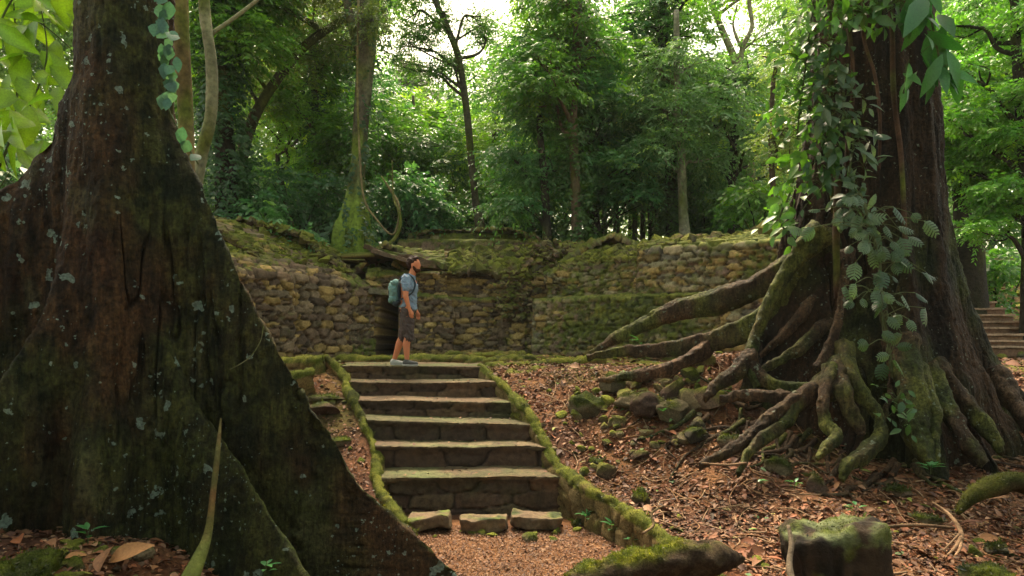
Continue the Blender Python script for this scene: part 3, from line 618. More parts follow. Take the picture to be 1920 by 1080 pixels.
# ------------------------------------------------------------------ staircase
stair = empty('stone_staircase', (-.4, 7.4, -2.05), 'flight of seven worn brown stone steps the man stands on', 'stairs')
LIPS = [  # px left, px right, Y, lip py left, lip py right
    (640, 915, 10.6, 684, 687), (655, 945, 9.95, 715, 718), (668, 980, 9.3, 750, 754), (690, 1012, 8.75, 788, 795), (705, 1045, 8.3, 836, 838), (716, 1082, 7.75, 898, 894)]
TOPZ = [zat((l[3] + l[4]) / 2, l[2]) for l in LIPS] 
def step_mesh(i):
    l = LIPS[i]; Y = l[2]; zl, zr = zat(l[3], Y), zat(l[4], Y)
    znext = (zat((LIPS[i + 1][3] + LIPS[i + 1][4]) / 2, LIPS[i + 1][2]) - .04) if i < 5 else -2.12
    Yb = (LIPS[i - 1][2] + .12) if i > 0 else 11.7
    du = .018
    XL, XR = xat(l[0], Y), xat(l[1], Y); n = int((XR - XL) / du); x = np.linspace(XL, XR, n)
    depth = Yb - Y; H = ((zl + zr) / 2 - znext)
    nv1 = int(H / du); nv2 = int(depth / du); nb = 5
    P = []; kind = []
    t = np.linspace(0, 1, n); zt = zl + (zr - zl) * t
    skew = (t - .5) * (0.0)
    rows = []
    for a in np.linspace(0, 1, nv1): rows.append((0, -H * (1 - a), 0))
    for a in np.linspace(0, 1, nv2)[1:]: rows.append((a * depth, 0, 1))
    m = len(rows); V = np.zeros((n, m, 3)); 
    yw = .05 * fbm(np.stack([x * 1.6, x * 0 + i * 7, x * 0], 1), 90 + i, 3) + .012 * fbm(np.stack([x * 9, x * 0 + i * 7, x * 0], 1), 95 + i, 3)
    zw = .030 * fbm(np.stack([x * 1.4, x * 0 + i * 3.3, x * 0 + 4], 1), 98 + i, 3)
    for j, (dy, dz, k) in enumerate(rows):
        sh = (l[0] - (LIPS[i - 1][0] if i else l[0] - 12)) 
        V[:, j, 0] = x + (-.16 * dy if i == 0 else (xat(LIPS[i - 1][0], LIPS[i - 1][2]) - XL) * min(1, dy / max(.1, depth)) * .9)
        V[:, j, 1] = Y + dy + yw * (1 if dy < .15 else max(0, 1 - dy / depth)) - (.02 if (k == 1 and dy < .05) else 0)
        V[:, j, 2] = zt + dz + zw + (.03 * dy)
    Pf = V.reshape(-1, 3); J = np.tile(np.arange(m), n); ks = np.array([r[2] for r in rows])[J]
    dyv = np.array([r[0] for r in rows])[J]; dzv = np.array([r[1] for r in rows])[J]
    # riser blocks and paving joints
    f1, f2, idr, ox, oy = voro(Pf[:, 0] + .03 * n2(Pf[:, 0] * 3, Pf[:, 2] * 3, i), dzv + (0 if i < 5 else .02) + .06 * n2(Pf[:, 0] * 1.5, Pf[:, 2] * 2, i + 5), .62, .19 if i == 5 else (.14 if i < 3 else .30), 100 + i, .55)
    g1, g2, idt, _, _ = voro(Pf[:, 0] + .05 * n2(Pf[:, 0] * 3, Pf[:, 1] * 3, i + 40), dyv, .36, .42, 130 + i, .9)
    er = ss(0, .09, f2 - f1); et = ss(0, .06, g2 - g1); e = np.where(ks == 0, er, et)
    cap = np.exp(-((dzv + .0) / .05) ** 2) * (ks == 0)
    fine = fbm(Pf * 14, 140 + i, 4); mid = fbm(Pf * 4, 150 + i, 3)
    dd = np.where(ks == 0, -.035 * (1 - er) * (dzv < -.07) - .03 * ss(.02, .12, -dzv) + .03 * mid + .014 * fine - .012 * (idr - .5), 0)
    hh = np.where(ks == 1, -.012 * (1 - et) + .008 * mid + .004 * fine + .008 * (idt - .5), 0)
    rnd = np.where((ks == 1), -.02 * np.exp(-(dyv / .03) ** 2), 0) 
    Pf[:, 1] -= dd; Pf[:, 2] += hh + rnd
    cr = np.array([[.075, .042, .026], [.11, .062, .034], [.055, .033, .022], [.09, .062, .034]])[(idr * 997).astype(int) % 4]
    ct = np.array([[.11, .070, .038], [.085, .055, .030], [.14, .095, .052], [.095, .062, .034]])[(idt * 997).astype(int) % 4]
    cr = cmix(cr * .4, cr, er); ct = cmix([.06, .05, .03], ct, et)
    cr = cmix(cr, [.14, .10, .055], np.exp(-(dzv / .02) ** 2) * .8)     # worn paler nosing
    c = np.where((ks == 0)[:, None], cr, ct)
    lm = n2(Pf[:, 0] * 1.2, Pf[:, 1] * 1.5 + Pf[:, 2], 160 + i, 4)
    c = cmix(c, MOSS_D * 1.3, ss(.0, .5, lm + fine * .3) * .6 * (ks == 1) + ss(.15, .6, lm) * .4 * (ks == 0))
    c = cmix(c, [.10, .12, .04], ss(.1, .4, n2(Pf[:, 0], Pf[:, 1], 170 + i, 4)) * (ks == 1) * .6)
    o = mesh_np('step', Pf, grid_faces(n, m), M_STEP, stair, c); return o
for i in range(6): step_mesh(i)
rebase(stair)
# loose blocks at the foot
for (x0, x1, y0, y1, Yc, wd, th, sd_, lab) in [
    (766, 843, 968, 962, 7.18, .40, .15, 3, 'broad mossy stone slab on the left at the foot of the stairs'),
    (862, 952, 970, 966, 7.12, .28, .14, 6, 'middle rectangular stone block at the foot of the stairs'),
    (962, 1052, 960, 964, 7.22, .33, .12, 8, 'right hand worn stone block at the foot of the stairs')]:
    o = slab_box('stone_block', at(x0, y0 + 11, Yc), at(x1, y1 + 11, Yc), wd, th, sd_, M_STEP, None, moss=.25 if sd_ == 3 else 0.0, n=(40, 18, 10), pal=[[.12, .08, .045], [.15, .10, .055], [.10, .065, .035]], amp=.05)
    tag(o, lab, 'stone block', 'stone blocks at the foot of the stairs')
# distant stairs on the right
st2 = empty('stone_staircase', (xat(1870, 14.0), 14.0, -.1), 'distant reddish stone stairs at the right edge of the clearing', 'stairs')
nst = 9
for k in range(nst):
    Yk = 13.4 + k * .28; zt_ = zat(650 - k * 12, Yk)
    so_ = slab_box('step', (xat(1785, 13.4), Yk + .45, zt_ - .12), (xat(2000, 13.4), Yk + .41, zt_ - .12), .85, .18, 20 + k, M_STEP, st2, moss=-.1, n=(70, 12, 6), pal=[[.17, .09, .055], [.13, .075, .045], [.19, .11, .065]], amp=.02)
    slab_box('tread', (xat(1785, 13.4), Yk + .40, zt_ - .015), (xat(2000, 13.4), Yk + .36, zt_ - .015), .86, .045, 40 + k, M_STEP, st2, moss=-.1, n=(70, 12, 3), pal=[[.36, .24, .16], [.30, .20, .13]], amp=.015)
rebase(st2)

# ------------------------------------------------------------------ leaves
def sprays(rng, base, d, L, pairs=6, ll=.14, lw=.055, droop=.35, twig=True, col=None, cv=.18, hang=0.15):
    """leafy twigs: leaflets set in pairs along a drooping axis"""
    n = len(base); k = pairs * 2
    t = (np.arange(k) // 2 + 1.0) / pairs; t = np.clip(t[None] + rng.normal(0, .04, (n, k)), .05, 1.05)
    side = np.where(np.arange(k) % 2 == 0, 1, -1)[None] * np.ones((n, 1))
    up = np.tile([0, 0, 1.0], (n, 1)) + rng.normal(0, .25, (n, 3)); sv = unit(np.cross(d, up)); nn = np.cross(sv, d)
    pos = base[:, None] + d[:, None] * (L[:, None] * t)[..., None]; pos[..., 2] -= droop * L[:, None] * t * t
    dd = unit(d[:, None] * .75 + sv[:, None] * side[..., None] * 1.0 + rng.normal(0, .22, (n, k, 3)) + np.array([0, 0, -1.0]) * (hang + droop * t[..., None] * .8))
    nr = unit(nn[:, None] + rng.normal(0, .45, (n, k, 3)) + np.array([0, -.35, 0]))
    s = (1 - .35 * np.abs(t - .45) * 2)
    Ln = (ll * s * rng.uniform(.75, 1.25, (n, k))).ravel(); Wd = Ln * (lw / ll) * rng.uniform(.8, 1.2, n * k)
    V, Fc = leaflets(pos.reshape(-1, 3), dd.reshape(-1, 3), nr.reshape(-1, 3), Ln, Wd)
    C = None
    if col is not None:
        C = np.repeat(np.repeat(col, k, 0) * rng.uniform(1 - cv, 1 + cv, (n * k, 1)), 4, 0)
    return V, Fc, C
def blob_points(rng, blobs, per, inner=.35):
    """points and outward directions through rounded clumps: (cx,cy,cz,r[,squash])"""
    P = []; D = []; T = []
    for bi, b in enumerate(blobs):
        c = np.array(b[:3]); r = b[3]; sq = b[4] if len(b) > 4 else .75
        n = max(4, int(per * r * r)); v = unit(rng.normal(size=(n, 3))); rad = (rng.uniform(inner ** 3, 1, n)) ** (1 / 3)
        # lumpy outline: thin some directions out
        lump = fbm(v * 2.1 + bi * 5.3, 7, 2); keep = rng.random(n) < np.clip(.85 + lump * 1.1, .12, 1); v = v[keep]; rad = rad[keep] * (1 + .35 * lump[keep])
        P.append(c + v * (r * rad)[:, None] * np.array([1, 1, sq])); D.append(v); T.append(np.full(len(v), bi))
    return np.vstack(P), np.vstack(D), np.concatenate(T)
G_MID = ([.034, .090, .014], [.070, .135, .016]); G_BLUE = ([.028, .080, .030], [.055, .115, .040]); G_LIME = ([.085, .155, .018], [.13, .20, .02])
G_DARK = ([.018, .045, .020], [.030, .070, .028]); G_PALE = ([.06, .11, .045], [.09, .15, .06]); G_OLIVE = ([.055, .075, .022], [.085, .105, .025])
FG = 2.25
def foliage(name, blobs, per, seed, pal, parent=None, ll=.15, lw=.06, L=.55, pairs=6, droop=.3, mat=None, kind=None, inner=.35, hang=.42, outw=.9):
    rng = np.random.default_rng(seed)
    P, D, T = blob_points(rng, blobs, per, inner)
    n = len(P); d = unit(D * outw * np.array([1, 1, .45]) + rng.normal(0, .45, (n, 3)) * np.array([1, 1, .5]) + np.array([0, 0, .08]))
    a, b_ = np.array(pal[0]), np.array(pal[1])
    mixv = np.clip(.5 + .9 * fbm(P * .7, seed + 3, 2) + rng.normal(0, .25, n), 0, 1)
    c = cmix(a, b_, mixv) * rng.uniform(.8, 1.2, (n, 1)) * FG
    yl = rng.random(n) < .05; c[yl] = c[yl] * np.array([1.9, 1.5, .8])
    V, Fc, C = sprays(rng, P - d * L * .5, d, L * rng.uniform(.6, 1.35, n), pairs, ll, lw, droop, col=c, hang=hang)
    o = mesh_np(name, V, Fc, mat or M_LEAF, parent, C, False)
    if kind: o['kind'] = kind
    return o
BR_BROWN = [.085, .060, .040]; BR_PALE = [.26, .24, .17]; BR_DARK = [.030, .024, .018]; BR_MOSS = [.10, .14, .025]; BR_GREY = [.13, .115, .085]
def bark_cols(V, c, seed, moss=.2, mtop=None, mcol=MOSS):
    if mtop is not None: mcol = np.array([.17, .24, .03])
    a = cmix(np.array(c) * .6, np.array(c) * 1.3, ss(-.5, .5, fbm(V * np.array([6, 6, 1.6]), seed, 4)))
    mm = ss(-.1, .35, fbm(V * 1.7, seed + 2, 4) + moss - .35)
    if mtop is not None: mm = np.maximum(mm, ss(mtop + .6, mtop - .6, V[:, 2] + .4 * fbm(V * 2, seed, 2)))
    return cmix(a, mcol, mm * .9)
def limb(mb, P, r, seed, c, seg=8, moss=.2, bump=.15, lobes=0, lamp=0, mtop=None, sub=6, freq=3.0):
    V, Fl = tube(P, r, seg, bump, seed, sub, lobes, lamp, freq); mb.add(V, Fl, bark_cols(V, c, seed, moss, mtop))
def forest_tree(label, pts, Y, rp, seed, pal, bark=BR_BROWN, blobs=(), per=190, ivy=0, ivy_pal=G_BLUE, moss=.2, base_flare=1.5, ll=.19, lw=.08, L=.62, pairs=6, droop=.3, limbs=True, lobes=0, lamp=0, mtop=None, cat='tree', group='trees around the ruin', extra=(), name='forest_tree', depth_sway=.4, outw=.9):
    """pts: (px,py) up the trunk; rp: radii in photo pixels; blobs: (px,py,dY,r)"""
    rng = np.random.default_rng(seed)
    P = []
    for k, (a, b_) in enumerate(pts):
        P.append(at(a, b_, Y + (0 if k == 0 else rng.normal(0, .12 * depth_sway))))
    base = P[0].copy(); gz = float(ground(base[0], base[1])); 
    base[2] = gz
    r = [x / F * Y for x in rp]
    P = [base + np.array([0, 0, -.35])] + P; r = [r[0] * base_flare] + r
    root = empty(name, base, label, cat, group)
    mb = MB(); limb(mb, P, r, seed, bark, 14, moss, .12, lobes, lamp, mtop)
    for e, er in extra: limb(mb, [at(*q) for q in e], [x / F * Y for x in er], seed + 3, bark, 8, moss)
    B = []
    for b_ in blobs:
        c = at(b_[0], b_[1], Y + b_[2]); B.append((*c, b_[3], b_[4] if len(b_) > 4 else .7))
    Tk = catmull(np.array(P), 6)
    if limbs:
        for k, b_ in enumerate(B):
            c = np.array(b_[:3]); cand = Tk[Tk[:, 2] < c[2] - .1]
            s = cand[np.argmin(np.linalg.norm(cand - c, axis=1) + .6 * np.abs(c[2] - cand[:, 2] - 1.2))] if len(cand) > 3 else Tk[len(Tk) // 2]
            mid = (s + c) / 2 + np.array([0, 0, .25]) + rng.normal(0, .15, 3)
            rr = min(r[-1], .05) + .012 * b_[3]
            limb(mb, [s, (s + mid) / 2 + rng.normal(0, .08, 3), mid, c], [rr, rr * .8, rr * .6, .012], seed + k, bark, 6, moss, .1)
            for q in range(3):
                e = c + unit(rng.normal(size=3)) * b_[3] * .8 * np.array([1, 1, .6])
                limb(mb, [mid, (mid + e) / 2 + rng.normal(0, .1, 3), e], [rr * .45, rr * .3, .006], seed + k + q, bark, 5, moss, .1, sub=4)
    mb.build('trunk', M_TRUNK, root)
    if B: foliage('crown', B, per, seed + 1, pal, root, ll, lw, L, pairs, droop, outw=outw)
    if ivy:
        n = ivy; rngi = np.random.default_rng(seed + 9)
        i = rngi.integers(3, len(Tk), n); th = rngi.uniform(0, 2 * PI, n); rr = np.interp(i, np.linspace(0, len(Tk), len(r)), r)
        dirv = np.stack([np.cos(th), np.sin(th), -.5 + 0 * th], 1)
        Pp = Tk[i] + dirv * (rr * rngi.uniform(.8, 2.2, n))[:, None] + rngi.normal(0, .08, (n, 3)) * np.array([1, 1, 2.5])
        a, b2 = np.array(ivy_pal[0]), np.array(ivy_pal[1]); c = cmix(a, b2, rngi.random(n))
        V, Fc, C = sprays(rngi, Pp, unit(dirv + rngi.normal(0, .3, (n, 3))), np.full(n, .28) * rngi.uniform(.6, 1.4, n), 3, .15, .10, .8, col=c)
        mesh_np('ivy', V, Fc, M_LEAF, root, C, False)
    return rebase(root)

def layers(rng, n, x0, x1, y0, y1, r0, r1, dy=1.2): return [(x0 + (x1 - x0) * (k + rng.uniform(.1, .9)) / n if False else rng.uniform(x0, x1), y0 + (y1 - y0) * (k + .5) / n + rng.normal(0, 6), rng.uniform(-dy, dy), rng.uniform(r0, r1), rng.uniform(.26, .42)) for k in range(n)]
def rb(rng, n, x0, x1, y0, y1, r0, r1, dy=2.0): return [(rng.uniform(x0, x1), rng.uniform(y0, y1), rng.uniform(-dy, dy), rng.uniform(r0, r1)) for _ in range(n)]
q = np.random.default_rng(42)
# -- nearer trees of the left side
forest_tree('yellow brown vine wrapped trunk right beside the giant buttressed tree', [(352, 420), (348, 220), (342, 100), (336, -60), (330, -400)], 9.5, [15, 14, 14, 13, 10], 201, G_LIME, [.16, .115, .045], [(300, -500, .5, 1.6), (380, -560, -.5, 1.5)], moss=.3)
forest_tree('pale slender curved trunk behind the giant buttressed tree', [(362, 430), (376, 300), (394, 225), (397, 130), (384, 20), (378, -120), (360, -420)], 11.0, [11, 11, 10.5, 10.5, 10, 8, 7], 202, G_LIME, [.21, .20, .12], [(330, -480, .5, 1.7), (420, -450, .8, 1.5)], moss=.22, base_flare=1.2,
            extra=[([(385, 70, 11), (430, 40, 11.1), (470, 10, 11.2), (520, -30, 11.3)], [4, 3.5, 3, 2])])
forest_tree('dark ivy covered trunk at the left edge of the forest', [(428, 430), (424, 330), (418, 200), (412, 80), (406, -60)], 16.0, [24, 20, 17, 16, 14], 203, G_MID, BR_DARK, rb(q, 7, 380, 520, -120, 120, .8, 1.3, 1.0), 260, ivy=1500, ivy_pal=G_BLUE)
forest_tree('leaning dark bough tree arching right beside the ivy trunk', [(452, 425), (448, 330), (470, 235), (512, 160), (568, 90), (622, 50), (668, 25)], 17.5, [13, 12, 10, 9, 8, 7, 4], 204, G_OLIVE, [.06, .05, .03], [(520, 60, .4, 1.0), (470, 110, .5, .9), (590, 20, .3, 1.0), (560, 120, .8, .8), (640, 10, -.3, .8), (460, 40, .5, 1.0), (500, 180, 1, .8)], 300, moss=.45, ll=.11, lw=.045,
            extra=[([(568, 90, 17.5), (600, 60, 17.6), (560, 30, 17.4), (510, 5, 17.3), (470, -30, 17.2)], [6, 6, 5, 4, 3])])
# -- mossy fluted tree with the liana
mt = forest_tree('tall mossy green fluted tree with its trunk forking near the sky gap', [(658, 452), (662, 410), (668, 340), (676, 230), (686, 100), (690, 30), (700, -90), (720, -260)], 16.6, [34, 24, 12, 11, 13, 15, 12, 8], 205, G_OLIVE, BR_GREY,
            [(650, -90, .5, 1.3), (720, -120, .6, 1.3), (600, -40, .6, 1.0), (660, 60, .9, .7), (700, 40, -.6, .6), (560, -80, .4, 1.1), (636, 90, .7, .5)], 300, ivy=420, moss=.25, base_flare=1.35, lobes=5, lamp=.8, mtop=zat(340, 16.6), ll=.11, lw=.045,
            extra=[([(682, 110, 16.6), (664, 60, 16.7), (652, 10, 16.7), (645, -80, 16.8)], [9, 9, 8, 6])])
for k, (e, er) in enumerate([([(640, 425, 16.5), (632, 445, 16.35), (622, 458, 16.2)], [10, 8, 3]), ([(676, 420, 16.4), (684, 445, 16.25), (696, 462, 16.1)], [8, 6, 3]), ([(655, 430, 16.3), (655, 450, 16.1), (650, 462, 15.95)], [9, 7, 3])]):
    mb = MB(); V, Fl = tube([at(*p_) for p_ in e], [x / F * 16.5 for x in er], 8, .15, k); mb.add(V, Fl, bark_cols(V, BR_MOSS, k, .6)); o = mb.build('root', M_TRUNK, None); o.parent = mt; o.location = -Vector(mt.location)
forest_tree('tall slender tree leaning left against the sky gap', [(903, 440), (892, 380), (884, 300), (874, 200), (860, 110), (838, 50), (812, -10), (790, -90)], 19.0, [12, 7, 6.5, 6.5, 6, 6, 5.5, 4], 206, G_MID, [.075, .065, .045],
            [(800, -60, .5, 1.2), (860, -80, .8, 1.1), (760, -10, .4, .7), (845, 110, .4, .55), (800, 60, 0, .55), (900, 40, .5, .6), (830, 40, .2, .5), (780, 130, .3, .4), (760, 85, .2, .4), (740, 110, .2, .3), (770, 50, .3, .45), (820, 130, -.2, .4), (905, 60, .2, .4)], 620, moss=.3, base_flare=1.8, ll=.11, lw=.045, extra=[([(866, 130, 19), (840, 120, 19.1), (800, 100, 19.2), (765, 80, 19.2)], [2.2, 2, 1.6, 1]), ([(850, 80, 19), (880, 60, 19.1), (915, 40, 19.2)], [2.2, 1.6, 1])])
# -- centre and right: tall leafy trees
forest_tree('thin dark trunk left of the pair of brown trunks', [(1026, 462), (1024, 400), (1020, 330), (1012, 240), (1008, 150)], 17.0, [9, 8, 7, 6, 4], 207, G_BLUE, [.04, .035, .025],
            [(985, 330, .3, .9, .35), (1040, 300, .2, .9, .35), (960, 380, -.2, .8, .3), (1010, 230, .4, 1.0, .5), (950, 290, .3, .8, .35), (1030, 180, .4, 1.0, .5), (975, 170, .5, .9, .5), (1000, 110, .4, 1.0)], 170, L=.9, pairs=9, droop=.35, ll=.17, lw=.055)
forest_tree('straight brown trunk in the middle of the forest edge', [(1081, 460), (1080, 380), (1076, 280), (1074, 200), (1082, 80), (1086, -80)], 16.8, [11, 9.5, 9, 9, 8, 6], 208, G_MID, [.14, .10, .07],
            layers(q, 15, 985, 1165, -50, 215, .6, 1.05), 115, ivy=500, ivy_pal=G_MID)
forest_tree('thick dark trunk close right of the straight brown trunk', [(1114, 458), (1108, 400), (1098, 300), (1092, 200), (1090, 60), (1090, -100)], 18.5, [20, 15, 11, 10, 9, 7], 209, G_BLUE, [.035, .025, .02],
            layers(q, 13, 1060, 1215, 10, 340, .7, 1.1) + [(1150, 345, -.6, .9, .3), (1190, 365, -.8, .8, .3), (1120, 370, -.6, .6, .3)], 135, ivy=900, ivy_pal=G_MID, L=.8, pairs=7)
forest_tree('pale straight trunk right of the twin dark trunks', [(1285, 452), (1280, 380), (1277, 270), (1270, 160), (1268, 20)], 17.5, [11, 8.5, 7.5, 6.5, 5], 210, G_PALE, [.24, .22, .16],
            [(1290, 250, -.3, .8), (1250, 200, -.2, .9), (1320, 210, .4, .9), (1280, 120, .2, 1.1), (1220, 270, -.3, .8), (1230, 130, .2, .9), (1320, 300, .3, .8), (1210, 200, .3, .7)], 165, L=.8, pairs=8, droop=.5, ll=.16, lw=.05)
forest_tree('dark ivy clad trunk just left of the pale straight trunk', [(1262, 452), (1258, 380), (1255, 280), (1248, 160), (1242, 20), (1240, -120)], 19.0, [14, 11, 10, 10, 10, 7], 211, G_MID, [.04, .03, .022],
            layers(q, 15, 1165, 1325, -70, 250, .6, 1.1), 105, ivy=1300, ivy_pal=G_MID)
forest_tree('pale many branched tree against the second sky gap', [(1412, 440), (1408, 330), (1400, 220), (1384, 130), (1360, 70), (1335, 10), (1315, -60)], 21.0, [9, 8, 8, 7, 6, 5, 3], 212, G_LIME, [.24, .21, .13],
            [(1330, -60, .2, .8), (1400, -30, .4, .9), (1440, 60, .4, 1.1), (1420, 160, .4, 1.1), (1330, 70, .5, .35), (1460, -20, .5, 1.2)], 220, ll=.10, lw=.04, extra=[([(1388, 140, 21), (1392, 90, 21), (1410, 50, 21), (1405, 0, 21), (1420, -50, 21)], [5, 5, 4, 4, 3]), ([(1392, 95, 21), (1375, 50, 21.1), (1382, 10, 21.1)], [3, 2.5, 2])])
forest_tree('leafy grey green tree filling the gap left of the fig', [(1370, 440), (1372, 350), (1376, 260), (1380, 180)], 18.0, [8, 7, 6, 5], 213, G_PALE, BR_DARK,
            layers(q, 16, 1330, 1490, 120, 410, .55, .95), 180, L=.6, pairs=6, ll=.16, lw=.065)
forest_tree('dark flared tree trunk behind the right side of the fig', [(1812, 462), (1806, 420), (1800, 360), (1796, 240), (1800, 60)], 15.5, [28, 16, 13, 12, 10], 214, G_MID, BR_DARK,
            rb(q, 14, 1750, 1960, 40, 330, .6, 1.0, 1.2), 220, base_flare=1.4)
forest_tree('bright green fine leaved tree in the top right corner', [(1930, 470), (1925, 350), (1915, 220), (1905, 80), (1900, -60)], 14.0, [12, 11, 9, 8, 6], 215, ([.04, .11, .014], [.075, .16, .02]), BR_DARK,
            layers(q, 20, 1770, 1980, -40, 430, .45, .8, .8), 300, ll=.13, lw=.055, L=.5, pairs=7)
forest_tree('reddish tinged leafy young tree at the left edge of the fig', [(1455, 440), (1450, 360), (1445, 260), (1450, 150)], 14.5, [6, 5, 5, 4], 216, ([.07, .11, .03], [.12, .14, .04]), BR_BROWN,
            rb(q, 8, 1420, 1530, 110, 380, .4, .6, .6), 480, ll=.08, lw=.035, L=.4)
forest_tree('thin trunk in the shade between ivy trunk and mossy fluted tree', [(600, 440), (596, 340), (592, 220), (588, 100), (592, -40)], 19.5, [8, 7, 7, 6, 5], 217, G_MID, [.07, .055, .035],
            rb(q, 9, 500, 650, 60, 300, .7, 1.1, 1.4), 280, ivy=500)
forest_tree('bright lime leaved sapling crown right of the sky gap trunk', [(770, 445), (768, 350), (762, 260), (758, 220)], 24.0, [5, 5, 4, 3], 218, G_LIME, BR_BROWN,
            [(760, 205, 0, 1.1), (800, 235, .5, 1.0), (730, 245, .4, .9), (840, 215, .6, .8), (815, 290, .6, 1.0), (770, 300, 0, .9)], 280)
forest_tree('dull violet green crowned tree under the sky gap', [(760, 450), (758, 330), (756, 220), (756, 150)], 30.0, [7, 6, 5, 4], 219, ([.07, .075, .06], [.09, .10, .07]), BR_BROWN, [(758, 150, 0, 1.1), (730, 190, .5, 1.2), (785, 180, .5, 1.1), (770, 130, 0, .8)], 240)
# -- slim distant trunks of the far stand, right of centre
dist = [(945, 27, 5, 'left of the feathery boughs'), (1056, 25, 4.5, 'between the thin dark trunk and straight brown trunk'), (1134, 24, 5, 'first right of the thick dark trunk'), (1156, 26, 6, 'second right of the thick dark trunk, pale'),
        (1181, 30, 4, 'in front of the bright gap'), (1190, 27, 4.5, 'at the right edge of the bright gap'), (1205, 25, 4.5, 'just right of the bright gap'), (1234, 24, 5, 'left beside the ivy clad trunk'),
        (1304, 26, 5, 'first right of the pale straight trunk'), (1330, 24, 5, 'second right of the pale straight trunk'), (1350, 27, 6, 'third right of the pale straight trunk'), (985, 29, 4, 'behind the low mossy terrace wall'), (1000, 21, 5, 'close left of the thin dark trunk'), (1222, 21, 5.5, 'pale and straight, left of the ivy clad trunk'), (1318, 21, 5, 'behind the round green shrub, left one'), (1395, 22, 5, 'rising left of the pale many branched tree'),
        (535, 21, 5, 'between the ivy trunk and the shaded thin trunk'), (632, 22, 4.5, 'just left of the mossy fluted tree'), (775, 22, 4, 'under the sky gap, left one'), (935, 22, 5, 'close right of the tall slender leaning tree')]
for k, (px, Y, rp, where) in enumerate(dist):
    pal = [G_MID, G_LIME, G_BLUE][k % 3]
    forest_tree('slim distant trunk ' + where, [(px, 452), (px + q.normal(0, 2), 380), (px + q.normal(0, 5), 290), (px + q.normal(0, 8), 180)], Y, [rp * 1.15, rp, rp * .85, rp * .6], 240 + k, pal, [[.12, .10, .07], [.05, .04, .03], [.20, .18, .13]][k % 3],
                rb(q, 6, px - 60, px + 60, 240 if 700 < px < 960 else 130, 360, .9, 1.5, 1.5), 120, ll=.2, lw=.08, L=.7, group='slim trunks of the far stand', moss=.15)

# -- shrubs and ferns along the forest edge
def shrub(label, px, py, Y, r, seed, pal, n=5, ll=.2, lw=.09, L=.5, pairs=4, per=240, droop=.45, wide=1.6, name='shrub', tall=1.0):
    rng = np.random.default_rng(seed); b = at(px, py, Y); b[2] = float(ground(b[0], b[1]))
    root = empty(name, b, label, 'shrub', 'shrubs along the forest edge')
    B = []; mb = MB()
    for k in range(n):
        c = b + np.array([rng.uniform(-1, 1) * r * wide * .6, rng.uniform(-.5, .5) * r, r * tall * rng.uniform(.35, 1.35)]); B.append((*c, r * rng.uniform(.45, .7), .8))
        limb(mb, [b + rng.normal(0, .06, 3) - np.array([0, 0, .1]), (b + c) / 2 + rng.normal(0, .06, 3), c], [.025, .02, .008], seed + k, BR_DARK, 5, .2, sub=4)
    mb.build('stem', M_TRUNK, root); foliage('foliage', B, per, seed + 1, pal, root, ll, lw, L, pairs, droop)
    return rebase(root)
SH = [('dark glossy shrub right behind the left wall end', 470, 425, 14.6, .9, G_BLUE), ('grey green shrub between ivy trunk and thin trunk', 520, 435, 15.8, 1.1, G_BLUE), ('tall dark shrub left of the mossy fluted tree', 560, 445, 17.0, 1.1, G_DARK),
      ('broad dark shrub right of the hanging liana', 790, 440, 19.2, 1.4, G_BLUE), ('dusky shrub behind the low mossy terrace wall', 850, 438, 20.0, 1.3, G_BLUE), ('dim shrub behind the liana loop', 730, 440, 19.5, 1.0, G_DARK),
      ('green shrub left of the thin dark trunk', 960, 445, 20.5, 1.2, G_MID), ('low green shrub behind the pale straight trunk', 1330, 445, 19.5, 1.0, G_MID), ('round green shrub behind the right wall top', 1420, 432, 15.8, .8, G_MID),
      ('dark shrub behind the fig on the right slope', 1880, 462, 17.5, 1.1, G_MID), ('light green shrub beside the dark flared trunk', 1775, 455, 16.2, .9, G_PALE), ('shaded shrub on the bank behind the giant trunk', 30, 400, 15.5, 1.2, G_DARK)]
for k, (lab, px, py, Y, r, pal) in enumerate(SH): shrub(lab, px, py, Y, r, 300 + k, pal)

# -- the far wood, one mass of crowns behind everything
rg = np.random.default_rng(77); FB = []
for _ in range(560):
    Y = rg.uniform(28, 50); px = rg.uniform(-150, 2100); py = 452 - rg.uniform(0, 1) ** .9 * 620
    gap1 = ((px - 815) / 125) ** 2 + ((py - 30) / 165) ** 2 < 1; gap2 = ((px - 1365) / 65) ** 2 + ((py - 40) / 110) ** 2 < 1; gap3 = abs(px - 1180) < 9 and py > 400
    if gap1 or gap2 or gap3: continue
    if py < 230 and 700 < px < 1500 and rg.random() < .5: continue
    c = at(px, py, Y); FB.append((*c, rg.uniform(1.2, 2.6), .75))
far = foliage('far_forest', FB, 34, 78, ([.05, .10, .025], [.10, .16, .03]), None, .38, .15, 1.2, 5, .3)
tag(far, 'distant wood of light green crowns behind the ruin', 'forest', kind='stuff')
# middle wood: leafy mass between the trees one can tell apart
FB = []
for _ in range(150):
    Y = rg.uniform(21, 30); px = rg.uniform(380, 1560) if rg.random() < .75 else rg.choice([rg.uniform(-100, 300), rg.uniform(1740, 2000)]); py = 450 - rg.uniform(0, 1) * 520
    gap1 = ((px - 815) / 125) ** 2 + ((py - 30) / 150) ** 2 < 1; gap2 = ((px - 1365) / 85) ** 2 + ((py - 30) / 130) ** 2 < 1; gap3 = 1150 < px < 1210 and py > 380
    if gap1 or gap2 or gap3: continue
    if py < 150 and rg.random() < .4: continue
    if 930 < px < 1420 and rg.random() < .65: continue
    c = at(px, py, Y); FB.append((*c, rg.uniform(.9, 1.6), .7))
mid = foliage('forest_foliage', FB, 80, 79, ([.030, .075, .025], [.065, .12, .025]), None, .22, .09, .8, 6, .3)
tag(mid, 'tangled mid green foliage of the wood between the nearer trees', 'foliage', kind='stuff')
